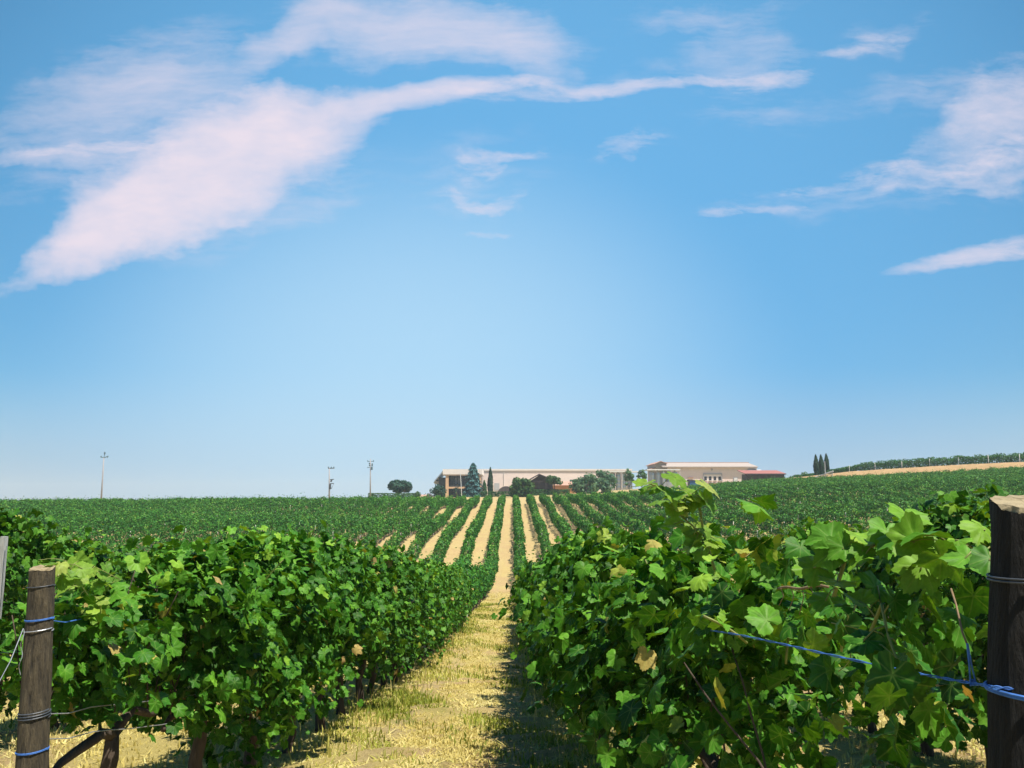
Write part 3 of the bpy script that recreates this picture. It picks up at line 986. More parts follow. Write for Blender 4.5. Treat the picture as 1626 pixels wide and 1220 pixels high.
# ------------------------------------------------------------------ the far rows
def row_leaves(x, y0, y1, rng, dens=1.0):
    """leaf kites of a whole row; fewer and bigger with distance"""
    Vs, Fs, Ts, off = [], [], [], 0
    y = y0
    while y < y1:
        ye = min(y + 6, y1)
        mid = (y + ye) / 2
        size = 0.125 if mid < 45 else (0.15 if mid < 80 else 0.185)
        per = 380 if mid < 45 else (260 if mid < 80 else 180)
        n = int(per * (ye - y) * dens)
        yy_ = rng.uniform(y, ye, n)
        th = rng.random(n)
        # each plant its own bulk: one-metre rhythm with random strength
        cell = np.floor(yy_ / 0.98).astype(int)
        hsh = (np.sin(cell * 12.9898 + x * 78.233) * 43758.5453) % 1.0
        hs2 = (np.sin(cell * 39.346 + x * 11.135) * 24634.6345) % 1.0
        ph = (yy_ / 0.98) % 1.0
        lump = 0.75 + 0.25 * np.sin(ph * math.pi)
        zt = 1.36 + 0.5 * hsh * lump + 0.08 * np.sin(yy_ * 9 + x)
        zb = 0.4 + 0.25 * hs2
        hw = (0.32 + 0.24 * hs2) * lump * (0.8 if mid < 62 else 1.0)
        top = th < 0.22
        u = rng.random(n)
        sg = np.where(rng.random(n) < .5, -1.0, 1.0)
        prof = np.sqrt(np.clip(1 - ((u - .5) / .66) ** 2, .05, 1))
        xx = np.where(top, rng.uniform(-1, 1, n) * hw * .85, sg * hw * prof * (1 - .5 * rng.random(n) ** 4)) + rng.normal(0, .05, n)
        zz = np.where(top, zt + np.abs(rng.normal(0, .07, n)) + np.where(rng.random(n) < .2, rng.exponential(.16, n), 0), zb + u * (zt - zb))
        g_ = height(np.full(n, x), yy_)
        xx = xx + 0.16 * (((np.sin(cell * 91.7 + x * 3.3) * 9173.3) % 1.0) - .5)
        keep_ = ~((((np.sin(cell * 57.1 + x * 7.7) * 7919.7) % 1.0) < .07) & (rng.random(n) < .7))
        pos = np.column_stack([x + xx, yy_, g_ + zz])
        nrm = np.column_stack([np.where(top, xx, sg * .9), rng.normal(0, .4, n), np.where(top, 1.0, .5)]) + rng.normal(0, .45, (n, 3))
        tip = np.column_stack([sg * .4, rng.normal(0, .6, n), np.full(n, -.8)])
        sz = size * rng.uniform(.65, 1.4, n)
        tn = np.clip(rng.beta(2.0, 2.4, n) + np.where(top, .12, 0) + .35 * (((np.sin(cell * 23.3 + x * 5.1) * 5113.3) % 1.0) - .5), 0, 1)
        pos, nrm, tip, sz, tn = pos[keep_], nrm[keep_], tip[keep_], sz[keep_], tn[keep_]
        v, f = kites(pos, nrm, tip, sz, rng)
        Vs.append(v); Fs.append(f + off); off += len(v)
        Ts.append(np.repeat(tn, 4))
        y = ye
    return np.vstack(Vs), np.vstack(Fs), np.concatenate(Ts)


def stick_mesh(xs, ys, zs, h, w, lean, rng):
    """one slim four-sided stick per position"""
    n = len(xs)
    hh = h * rng.uniform(.85, 1.1, n)
    lx, ly = rng.normal(0, lean, n), rng.normal(0, lean, n)
    c = np.array([(-1, -1), (1, -1), (1, 1), (-1, 1)]) * w / 2
    Vv = np.zeros((n, 8, 3))
    for j in range(4):
        Vv[:, j] = np.column_stack([xs + c[j, 0], ys + c[j, 1], zs - .05])
        Vv[:, 4 + j] = np.column_stack([xs + lx + c[j, 0] * .8, ys + ly + c[j, 1] * .8, zs + hh])
    fq = np.array([[0, 1, 5, 4], [1, 2, 6, 5], [2, 3, 7, 6], [3, 0, 4, 7], [4, 5, 6, 7]])
    return Vv.reshape(-1, 3), (fq[None] + (np.arange(n) * 8)[:, None, None]).reshape(-1, 4)


def row_end(x):
    """where the planting stops: the yard on the hilltop or the bank under the track"""
    if x < -30: return 152.0 + 4 * math.sin(x * .21)
    base = 158.0 if x < 22 else 158 + (x - 22) * 0.95
    ys = np.arange(60, 240, 1.0)
    sd, _ = track_sd(np.full(ys.shape, x), ys)
    bad = ys[TSGN * sd > -9.5]
    return min(base, bad[0] if len(bad) else 240)


KR, KL = 20, 16
mass_v, mass_f, mass_t, moff = [], [], [], 0
stuff_sets = {'left': [], 'right': []}
for k in list(range(-44, 0)) + list(range(1, 47)):
    x = row_x(k)
    y0 = NEAR_END if abs(k) <= 5 else max(7.0, (abs(x) - 2.2) / 0.655)
    y1 = row_end(x)
    if y1 - y0 < 4: continue
    rg = np.random.default_rng(5000 + k)
    named = (0 < k <= KR) or (-KL <= k < 0)
    v, f, t = row_leaves(x, y0, y1, rg)
    if named:
        e = empty('vine_row', (x, y0, H(x, y0)))
        side = 'right' if k > 0 else 'left'
        tag(e, f'vine row climbing the far slope, {ORD[abs(k) - 1]} to the {side} of the lane', 'vine row', 'vine rows on the far slope')
        o0 = np.array(e.location)
        obj('foliage', mesh('foliage', v - o0, f, M['vine_far'], False, t), e)
        ty_ = np.arange(y0 + .4, y1, 0.98)
        ty_ = ty_ + rg.normal(0, .06, len(ty_))
        tv_, tf_ = stick_mesh(np.full(len(ty_), x) + rg.normal(0, .04, len(ty_)), ty_, height(np.full(len(ty_), x), ty_), .72, .055, .04, rg)
        tag(obj('trunk', mesh('trunk', tv_ - o0, tf_, M['bark']), e), kind='stuff')
        for yp in np.arange(y0 + 3 + rg.uniform(0, 3), y1, 8.0)[:14]:
            zz = H(x, yp)
            sv, sf = stick_mesh(np.array([x + rg.normal(0, .05)]), np.array([yp]), np.array([zz]), 1.55, .07, .03, rg)
            obj('stake', mesh('stake', sv - o0, sf, M['stakewhite']), e)
    else:
        stuff_sets['left' if k < 0 else 'right'].append((v, f, t))
for side, lst in stuff_sets.items():
    off = 0; fs = []
    for v, f, t in lst:
        fs.append(f + off); off += len(v)
    o = obj('vineyard_vines', mesh('vineyard_vines', np.vstack([a[0] for a in lst]), np.vstack(fs), M['vine_far'], False, np.concatenate([a[2] for a in lst])))
    tag(o, f'dense mass of dark green vine rows filling the {"flat left" if side == "left" else "rising right"} side of the hill', 'vineyard', None, 'stuff')

# vines along the top edge of the ridge track, with pale stakes
for j, (off_, lab) in enumerate(((4.2, 'vine row on the skyline just above the bare earth track, with pale stakes'),
                                 (8.5, 'vine row behind the pale staked one on the right skyline'))):
    rg = np.random.default_rng(77 + j)
    n = 24000
    s = rg.uniform(tl[1] + 11, tl[-1], n)
    low_ = np.clip((s - tl[1] - 9) / 22, .35, 1)
    px_ = np.interp(s, ss, cx_ + nxn * off_); py_ = np.interp(s, ss, cy_ + nyn * off_)
    cell = np.floor(s / 1.3)
    hsh = (np.sin(cell * 12.9898 + j) * 43758.5453) % 1.0
    px_ += rg.normal(0, .3, n); py_ += rg.normal(0, .3, n)
    zz = height(px_, py_) + .02 + rg.random(n) ** .8 * (1.5 + .8 * hsh) * low_
    pos = np.column_stack([px_, py_, zz])
    v, f = kites(pos, rg.normal(0, .5, (n, 3)) + np.array([-.2, -.5, .6]), rg.normal(0, .6, (n, 3)) + np.array([0, 0, -.8]), .26 * rg.uniform(.6, 1.4, n), rg)
    e = empty('vine_row', (0, 0, 0)); e.location = (px_[0], py_[0], 0)
    o0 = np.array(e.location)
    tag(e, lab, 'vine row', 'vine rows on the right skyline')
    obj('foliage', mesh('foliage', v - o0, f, M['vine_far'], False, np.repeat(rg.random(n) * .6, 4)), e)
    if j == 0:
        for s_ in np.arange(tl[2] + 3, tl[-1], 6.0):
            a, b_ = np.interp(s_, ss, cx_ + nxn * (off_ - .5)), np.interp(s_, ss, cy_ + nyn * (off_ - .5))
            sv, sf = stick_mesh(np.array([a]), np.array([b_]), np.array([H(a, b_)]), 1.9, .13, .04, rg)
            obj('stake', mesh('stake', sv - o0, sf, M['stakewhite']), e)

# ------------------------------------------------------------------ grass
def blades(n, xr, yr, hgt, rng, lean=1.0, width=.004, keep=None):
    x = rng.uniform(*xr, n); y = rng.uniform(*yr, n)
    if keep is not None:
        m = keep(x, y, rng); x, y = x[m], y[m]; n = len(x)
    z = height(x, y) - .01
    h = hgt * rng.uniform(.4, 1.5, n)
    a = rng.uniform(0, 6.28, n); l = np.abs(rng.normal(0, lean, n)) * h
    dx, dy = np.cos(a), np.sin(a)
    w = width * rng.uniform(.6, 1.6, n) * (1 + y / 9)
    bx, by = -dy * w, dx * w
    base = np.column_stack([x, y, z])
    hz = np.sqrt(np.maximum(h * h - np.minimum(l, h * .92) ** 2, (.12 * h) ** 2))
    mid = base + np.column_stack([dx * l * .38, dy * l * .38, hz * .62])
    tipp = base + np.column_stack([dx * l, dy * l, hz])
    sd = np.column_stack([bx, by, np.zeros(n)])
    Vv = np.stack([base - sd, base + sd, mid + sd * .75, mid - sd * .75, tipp], 1)
    q = np.array([[0, 1, 2], [0, 2, 3], [3, 2, 4]])
    Fv = (q[None] + (np.arange(n) * 5)[:, None, None]).reshape(-1, 3)
    return Vv.reshape(-1, 3), Fv, np.column_stack([x, y])


def grass_obj(name, mat, sets, rng, label):
    Vs, Fs, Ts, off = [], [], [], 0
    for s in sets:
        v, f, xy = blades(*s[:4], rng, *s[4:])
        Vs.append(v); Fs.append(f + off); off += len(v)
        pt = .5 + .28 * np.sin(xy[:, 0] * 2.3 + 1.7 * np.sin(xy[:, 1] * .8)) + rng.normal(0, .22, len(xy))
        Ts.append(np.repeat(np.clip(pt, 0, 1), 5))
    o = obj(name, mesh(name, np.vstack(Vs), np.vstack(Fs), mat, False, np.concatenate(Ts)))
    tag(o, label, 'grass', None, 'stuff')


M['straw'] = leaf_mat('straw_blades', [(0.0, (0.50, 0.40, 0.11)), (0.5, (0.74, 0.63, 0.23)), (0.85, (0.84, 0.76, 0.38)), (1.0, (0.55, 0.54, 0.14))], 0.35, 0.6, 0, (1.1, 1.05, .8))
M['grassblade'] = leaf_mat('green_grass_blades', [(0.0, (0.14, 0.19, 0.025)), (0.6, (0.34, 0.37, 0.055)), (1.0, (0.58, 0.52, 0.15))], 0.3, 0.55, 0, (1.4, 1.3, .6))


def patchy(th):
    def f(x, y, rng):
        v = np.sin(x * 3.1 + 1.3 * np.sin(y * 1.7)) + np.sin(y * 1.1 + 2 * np.sin(x * 1.3)) + .7 * np.sin(x * 7.3 + y * 4.1)
        return v + rng.normal(0, .5, len(x)) > th
    return f


def off_ruts(x, y, rng):
    d = np.abs(np.abs(x + .52) - .58)
    v = np.sin(x * 2.7 + 1.9 * np.sin(y * .7)) + np.sin(y * 1.9 + 2 * np.sin(x * 1.1))
    return (rng.random(len(x)) < np.clip((d - .04) / .22, .22, 1)) & (rng.random(len(x)) < np.clip(.75 + .35 * v, .25, 1))


def understrip(x, y, rng):
    d = np.minimum(np.abs(x - row_x(-1) - .33), np.abs(x - row_x(1) + .1))
    return rng.random(len(x)) < np.exp(-(d / .28) ** 2) * (.35 + .65 * (np.sin(y * 2.1 + np.sin(y * .9) * 2) > -.2))


grng = np.random.default_rng(3)
grass_obj('dry_grass', M['straw'], [
    (85000, (-2.4, 1.4), (4.6, 9.5), .034, 2.2, .0028, off_ruts),
    (60000, (-2.2, 1.0), (9.5, 18), .038, 2.0, .0028, off_ruts),
    (26000, (-2.2, .8), (18, 36), .05, 2.0, .003),
    (9000, (-2.2, .8), (36, 60), .05, 2.0, .003),
    (26000, (-7.5, -2.0), (4.0, 12), .06, 1.4, .0035),
    (22000, (.7, 6.5), (2.0, 10), .06, 1.4, .0035),
    (800, (-2.3, 1.2), (4.6, 20), .22, .45, .0022, understrip),
], grng, 'sunbleached mown dry grass covering the lane between the vine rows')
grass_obj('green_grass', M['grassblade'], [
    (30000, (-1.7, .9), (4.8, 12), .06, 1.1, .0034, patchy(.75)),
    (30000, (-1.7, .9), (12, 45), .075, 1.0, .0036, patchy(.5)),
    (9000, (-2.3, 1.2), (4.6, 14), .10, .8, .0030, understrip),
    (5000, (-2.3, 1.2), (14, 30), .12, .7, .0032, understrip),
], grng, 'greener tufts of grass growing in patches and along the vine feet')

# ------------------------------------------------------------------ end posts, wires, twine
def round_post(name, top, base, r, mat, label, cat, slant=0.0, cap=True, seed=1, flare=1.1):
    rg = np.random.default_rng(seed)
    top, base = Vector(top), Vector(base)
    o = empty(name, base)
    tag(o, label, cat)
    n, sides = 26, 28
    ph = rg.uniform(0, 6.28, 6)
    vs, fs = [], []
    ax = (top - base)
    for i in range(n):
        t = i / (n - 1)
        c = ax * t
        rr = r * (flare + (1 - flare) * t)
        for k in range(sides):
            th = 2 * math.pi * k / sides
            q = rr * (1 + .035 * math.sin(2 * th + ph[0] + t * 2) + .022 * math.sin(5 * th + ph[1] + 3 * t) + .015 * math.sin(9 * th + ph[2] + 9 * t)
                      + .02 * math.sin(t * 23 + ph[3] + th) - (.06 if abs(math.sin(th * 1.5 + ph[4] + .3 * math.sin(9 * t))) < .05 else 0))
            z = c.z
            y_ = q * math.sin(th)
            if i == n - 1: z += slant * y_ + .004 * math.sin(3 * th)
            vs.append((c.x + q * math.cos(th), c.y + y_, z))
    for i in range(n - 1):
        for k in range(sides):
            k2 = (k + 1) % sides
            fs.append([i * sides + k, i * sides + k2, (i + 1) * sides + k2, (i + 1) * sides + k])
    shaft = obj('shaft', mesh('shaft', vs, fs, mat, True), o)
    # sawn end: slightly crowned disc with a worn rim
    vs2, fs2 = [], []
    for ring, (s_, dz) in enumerate(((1.0, 0.0), (.93, .004), (.6, .0055), (.25, .006))):
        for k in range(sides):
            th = 2 * math.pi * k / sides
            q = r * s_ * (1 + .035 * math.sin(2 * th + ph[0] + 2) * (s_ > .9) + .03 * rg.normal() * (s_ > .9))
            vs2.append((ax.x + q * math.cos(th), ax.y + q * math.sin(th), ax.z + dz + slant * q * math.sin(th) + rg.normal(0, .0012) + (.004 * math.sin(3 * th) if ring == 0 else 0)))
    for i in range(3):
        for k in range(sides):
            k2 = (k + 1) % sides
            fs2.append([i * sides + k, i * sides + k2, (i + 1) * sides + k2, (i + 1) * sides + k])
    fs2.append([3 * sides + k for k in range(sides)])
    obj('cut_end', mesh('cut_end', vs2, fs2, M['postcut'], False), o)
    return o, ax


def ring_pts(c, r, ax, tilt=(0, 0), n=20, turns=1.0, rise=0.0):
    out = []
    for i in range(int(n * turns) + 1):
        th = 2 * math.pi * i / n
        out.append((c[0] + r * math.cos(th), c[1] + r * math.sin(th), c[2] + tilt[0] * math.cos(th) + tilt[1] * math.sin(th) + rise * i / n))
    return out


# brown post at the head of the left row
Yp = 3.03
lt = P(67, 903, Yp); lb = P(50, 1216, Yp - .08)
lbase = lt + (lb - lt) * 1.32
post_l, axl = round_post('wooden_post', lt, lbase, .042, M['postwood'], 'brown round wooden end post with a pale cut top, left edge of the vineyard lane', 'post', .16, seed=4, flare=1.22)


def on_post(base, ax, px, py, Y):
    p = P(px, py, Y) - base
    t = p.z / ax.z
    c = ax * t
    return Vector((c.x, c.y, p.z)), t


for (py, mat, turns, rise, wd, nm) in ((983, 'twine', 2, .003, .0019, 'blue_binding'), (1182, 'twine', 2, .003, .0019, 'blue_binding'), (1133, 'darkmetal', 3, .009, .0028, 'wire_binding'),
                                        (931, 'darkmetal', 1, .003, .002, 'wire_binding'), (1001, 'wire', 1, .01, .0022, 'wire_binding')):
    c, t = on_post(lbase, axl, 60, py, Yp)
    rr = .042 * (1.22 - .22 * t) * 1.05
    MB().tube(ring_pts(c, rr, axl, (.003, .002), 22, turns, rise), wd, 6).build(nm, M[mat], post_l)
# guy wire from the post to its ground anchor
c, t = on_post(lbase, axl, 60, 995, Yp)
w0 = Vector(lbase) + c + Vector((-.03, -.045, 0))
w1_ = Vector((-1.86, 2.35, H(-1.86, 2.35) + .02))
mb = MB()
pts = [w0 + (w1_ - w0) * (i / 12) + Vector((.006 * math.sin(i * 2.1), 0, .004 * math.cos(i * 1.7))) for i in range(13)]
mb.tube(pts, .0016, 6)
mb.tube([w0 + Vector((.004 * math.sin(i), .004 * math.cos(i), -.012 * i)) for i in range(14)], .0013, 5)
tag(mb.build('guy_wire', M['wire']), 'thin twisted guy wire running down from the brown wooden post to the ground', 'wire')


def row_wire(name, p0, p1, rad, mat, label, sag=.03, n=24, wob=.004, cat='wire', seed=2):
    rg = np.random.default_rng(seed)
    p0, p1 = Vector(p0), Vector(p1)
    pts = []
    for i in range(n + 1):
        t = i / n
        pts.append(p0.lerp(p1, t) + Vector((rg.normal(0, wob), 0, -sag * 4 * t * (1 - t) + rg.normal(0, wob))))
    return tag(MB().tube(pts, rad, 6).build(name, M[mat]), label, cat)


xl = row_x(-1)
row_wire('trellis_wire', P(70, 1173, Yp), (xl + .02, 7.2, H(xl, 7.2) + .34), .0022, 'wire', 'lowest pale trellis wire running back from the brown wooden post', .02)
row_wire('trellis_wire', P(72, 1133, Yp), (xl - .02, 7.0, H(xl, 7.0) + .56), .0022, 'wire', 'middle trellis wire leaving the brown post at its dark wire binding', .02)
row_wire('trellis_wire', P(76, 984, Yp), (xl + .04, 6.0, H(xl, 6.0) + 1.08), .0022, 'twine', 'thin blue wire leaving the brown post at its upper blue binding', .01)

# grey leaning stake at the head of the next row out
gt = P(7, 852, 6.2); gb = P(-8, 1010, 6.2)
gbase = gt + (gb - gt) * 1.9
o = empty('trellis_stake', gbase); tag(o, 'grey weathered leaning stake at the far left edge above the leaves', 'stake')
mb = MB(); a = gt - gbase
rg = np.random.default_rng(9)
mb.tube([a * (i / 9) + Vector((rg.normal(0, .002), 0, 0)) for i in range(10)], [.033 - .0006 * i for i in range(10)], 5)
mb.build('shaft', M['greywood'], o)
mb = MB(); mb.tube([a * (.55 + .4 * i / 6) + Vector((.036 + .004 * math.sin(i), -.02, 0)) for i in range(7)], .004, 5); mb.build('wire_strand', M['wire'], o)

# dark post at the head of the right row, close to the camera
Yr = 1.16
rt = P(1640, 803, Yr); rb = P(1646, 1240, Yr - .04)
rbase = rt + (rb - rt) * 3.1
post_r, axr = round_post('wooden_post', rt, rbase, .053, M['postdark'], 'dark thick wooden end post with a pale cut top at the right edge', 'post', .20, seed=8, flare=1.12)
for py in (915, 920):
    c, t = on_post(rbase, axr, 1640, py, Yr)
    MB().tube(ring_pts(c, .0565, axr, (.002, .001), 24, 1, .003), .0016, 6).build('wire_binding', M['darkmetal'], post_r)
c, t = on_post(rbase, axr, 1640, 1096, Yr)
MB().tube(ring_pts(c, .0585, axr, (-.004, .001), 24, 2, .003), .0022, 6).build('blue_binding', M['twine'], post_r)

# blue twine stretched from the dark post along the row
mbt = MB()
ends = [(1626, 1096, 1.10), (1578, 1091, 1.12), (1548, 1086, 1.22), (1480, 1074, 1.28), (1400, 1058, 1.38), (1300, 1036, 1.55), (1230, 1020, 1.75), (1172, 1008, 1.98), (1120, 1000, 2.4)]
base_pts = [P(*e) for e in ends]
path = []
for i in range(len(base_pts) - 1):
    for j in range(10):
        path.append(base_pts[i].lerp(base_pts[i + 1], j / 10))
for ph in (0, math.pi):
    mbt.tube([p + .0014 * Vector((0.3 * math.cos(i * .9 + ph), math.sin(i * .9 + ph) * .3, math.sin(i * .9 + ph))) for i, p in enumerate(path)], .0011, 6)
tw = tag(mbt.build('blue_twine', M['twine']), 'bright blue twine stretched from the dark post into the right row', 'twine')
kp = P(1545, 1086, 1.225)
mbk = MB()
kt = P(1536, 1022, 1.225)
for dx in (-.0015, .0016):
    mbk.tube([kt + Vector((dx * .4, 0, 0)), kt.lerp(kp, .5) + Vector((dx, 0, 0)), kp + Vector((dx * 2.4, 0, .002)), kp + Vector((dx * 4, -.004, -.002))], .0012, 6)
mbk.tube(ring_pts(kp, .0038, None, (.001, .002), 10, 2.5, .0012), .0012, 6)
mbk.build('knot_tie', M['twine'], tw)

# ------------------------------------------------------------------ special shoots and canes on the near right vines
def child_on(parent, name, mb, mat, smooth=True):
    """mesh given in world space, made a part of the thing"""
    o0 = parent.location; s = parent.scale
    vs = [((v[0] - o0.x) / s.x, (v[1] - o0.y) / s.y, (v[2] - o0.z) / s.z) for v in mb.v]
    return obj(name, mesh(name, vs, mb.f, mat, smooth), parent)


def leafy_cane(parent, pts, rad, n, size, seed, tint=(0.2, 1.0), kind='hi', sub=4, mat='shoot'):
    rg = np.random.default_rng(seed)
    pts = [Vector(p) for p in pts]
    fine = []
    for i in range(len(pts) - 1):
        for j in range(sub):
            fine.append(pts[i].lerp(pts[i + 1], j / sub))
    fine.append(pts[-1])
    mb = MB(); mb.tube(fine, [rad * (1 - .6 * i / len(fine)) for i in range(len(fine))], 6)
    pos, nrm, tip, sz, ti = [], [], [], [], []
    for i in range(n):
        t = (i + .5) / n
        q = t * (len(fine) - 1); a = int(q); p = fine[a].lerp(fine[min(a + 1, len(fine) - 1)], q - a)
        d = Vector((rg.normal(), rg.normal() * .8 - .3, rg.normal(0, .5))).normalized()
        s = size * rg.uniform(.65, 1.25)
        c = p + d * s * .65
        mb.tube([p, p.lerp(c, .5) + Vector((0, 0, .1 * s)), c], .0016, 4)
        pos.append(tuple(c)); nrm.append((d.x * .4 + .15, -.45 + rg.normal(0, .35), .8 + rg.normal(0, .3))); tip.append((d.x, d.y, -.35))
        sz.append(s); ti.append(rg.uniform(*tint))
    # tendrils
    for _ in range(max(2, n // 4)):
        p = fine[int(rg.integers(len(fine)))]
        d = Vector((rg.normal(), rg.normal(), rg.normal() * .6)).normalized()
        pp = []
        for j in range(10):
            pp.append(p + d * .012 * j + Vector((.008 * math.cos(j * .8), .008 * math.sin(j * .8), .006 * math.sin(j * .5))))
        mb.tube(pp, .0011, 4)
    o = child_on(parent, 'shoot', mb, M['green_cane'])
    Vv, Fv, k = leaves(np.array(pos), np.array(nrm), np.array(tip), np.array(sz), kind, rg)
    o0 = np.array(parent.location); s = np.array(parent.scale)
    obj('shoot_leaves', mesh('shoot_leaves', (Vv - o0) / s, Fv, M[mat], True, np.repeat(np.array(ti), k), blade_coords(kind, n, rg)), o)
    return o


v2 = NEARV[(1, 1)]
tall = [P(1135, 905, 2.75), P(1118, 850, 2.75), P(1110, 800, 2.72), P(1095, 785, 2.7), P(1078, 790, 2.68), P(1052, 775, 2.65), P(1030, 768, 2.63)]
leafy_cane(v2, tall, .0055, 26, .088, 21, (0.15, 1.0))
leafy_cane(v2, [P(1118, 862, 2.76), P(1100, 835, 2.74), P(1075, 815, 2.72), P(1055, 800, 2.7)], .004, 9, .08, 22, (0.1, .9))
v1 = NEARV[(1, 0)]
leafy_cane(v1, [P(1320, 960, 1.75), P(1345, 880, 1.7), P(1400, 862, 1.62), P(1470, 862, 1.5), P(1540, 868, 1.38), P(1575, 880, 1.3)], .005, 38, .074, 23, (0.45, .93), sub=5, mat='vine')
leafy_cane(v1, [P(1380, 1010, 1.6), P(1400, 960, 1.55), P(1410, 1010, 1.5), P(1440, 1090, 1.45)], .004, 8, .072, 25, (0.4, .9), mat='vine')
0 and leafy_cane(v1, [P(1430, 1240, 1.45), P(1400, 1150, 1.5), P(1420, 1100, 1.48)], .004, 6, .085, 26, (0.3, .8), mat='vine')
mb = MB(); mb.tube([P(1236, 935, 2.1) + Vector((0, 0, .003 * math.sin(i))) + (P(1315, 931, 1.9) - P(1236, 935, 2.1)) * (i / 10) for i in range(11)], .0036, 6)
for q in range(5):
    p = P(1240 + 16 * q, 934, 2.08 - .04 * q)
    mb.tube([p, p + Vector((.006, 0, -.02)), p + Vector((-.004, .01, -.045 - .01 * (q % 3)))], .0012, 4)
child_on(v1, 'dry_cane', mb, M['cane'])
mb = MB(); mb.tube([P(1305, 927, 2.0), P(1292, 910, 2.0), P(1280, 896, 2.02)], .0036, 6); child_on(v1, 'dry_cane', mb, M['cane'])
mb = MB(); mb.tube([P(1510, 935, 1.3), P(1518, 960, 1.28), P(1528, 1004, 1.25), P(1536, 1024, 1.23)], .0016, 5); child_on(v1, 'tendril', mb, M['cane'])
# pale long shoot tied over the brown post on the left, yellow-green leaves
vl1 = NEARV[(-1, 0)]
leafy_cane(vl1, [P(92, 915, 3.05), P(104, 892, 3.15), P(125, 925, 3.3), P(150, 960, 3.5), P(175, 985, 3.7)], .0035, 16, .085, 31, (0.2, 1.0))
leafy_cane(vl1, [P(100, 985, 3.4), P(120, 930, 3.45), P(150, 900, 3.5), P(190, 920, 3.6)], .0035, 14, .085, 32, (0.0, .9))

# ------------------------------------------------------------------ trees
def crown(blobs, n, size, rng, mat, name, parent, up=.5, aspect=.8, shell=.75):
    bl = np.array(blobs, float)
    wgt = bl[:, 3] * bl[:, 4] + bl[:, 4] * bl[:, 5]
    which = rng.choice(len(bl), n, p=wgt / wgt.sum())
    d = norm(rng.normal(0, 1, (n, 3)))
    rad = np.where(rng.random(n) < shell, rng.uniform(.78, 1.1, n), rng.random(n) ** .5)
    b = bl[which]
    pos = b[:, :3] + d * rad[:, None] * b[:, 3:6]
    nrm = d + rng.normal(0, .5, (n, 3)) + np.array([0, 0, up])
    v, f = kites(pos, nrm, rng.normal(0, .7, (n, 3)) + np.array([0, 0, -.4]), size * rng.uniform(.5, 1.5, n), rng, aspect)
    # tint by clump: neighbouring leaves share their tone
    ct = rng.random(len(bl))
    t = np.clip(.25 + .5 * ct[which] + rng.normal(0, .2, n), 0, 1)
    return obj(name, mesh(name, v, f, mat, False, np.repeat(t, 4)), parent)


def clumps(rng, n, R3, r, flat=.85, low=-.9):
    out = []
    while len(out) < n:
        d = rng.normal(0, 1, 3); d /= np.linalg.norm(d)
        if d[2] < low: continue
        q = rng.uniform(.35, .82)
        s = r * rng.uniform(.7, 1.3)
        out.append((d[0] * R3[0] * q, d[1] * R3[1] * q, d[2] * R3[2] * q, s, s, s * flat))
    return out


def limbs(e, rng, h, zc, r, spread, n, mat='treebark'):
    mb = MB()
    mb.tube([(0, 0, -.6), (.03, 0, h * .5), (0.05, .02, h)], [r * 1.3, r, r * .8], 8)
    for _ in range(n):
        a = rng.uniform(0, 6.28); s = spread * rng.uniform(.4, .85)
        mb.tube([(0.05, .02, h * .95), (s * .45 * math.cos(a), s * .45 * math.sin(a), h + (zc - h) * .55), (s * math.cos(a), s * math.sin(a), zc + rng.uniform(-.1, .6) * (zc - h))],
                [r * .6, r * .4, r * .12], 6)
    mb.build('trunk', M[mat], e, True)


def base_at(px, py_base, Y):
    """ground point for a thing seen at px; returns location and metres per photo pixel there"""
    p = P(px, py_base, Y)
    return Vector((p.x, Y, H(p.x, Y))), p.z, (P(px + 10, py_base, Y).x - p.x) / 10


def tree(name, label, cat, px, top, bottom, halfw, Y, mat, nclump, nleaf, size, seed, clear=.25, group=None, shape=None, flat=.85, cr=.42, low=-.7, shell=.75):
    rg = np.random.default_rng(seed)
    loc, zb, mpp = base_at(px, bottom, Y)
    zt = P(px, top, Y).z
    e = empty(name, loc); tag(e, label, cat, group)
    hh = zt - zb
    z_lo = zb - loc.z + clear * hh          # crown bottom above ground
    z_hi = zt - loc.z
    hw = halfw * mpp
    zc = (z_lo + z_hi) / 2
    cl = [(x, y, z + zc, a, b, c) for x, y, z, a, b, c in clumps(rg, nclump, (hw, hw, (z_hi - z_lo) / 2), hw * cr, flat, low)]
    limbs(e, rg, max(.5, z_lo + .15 * (z_hi - z_lo)), zc, max(.08, hw * .06), hw, 6)
    crown(cl, nleaf, size, rg, mat, 'crown', e, shell=shell)
    return e


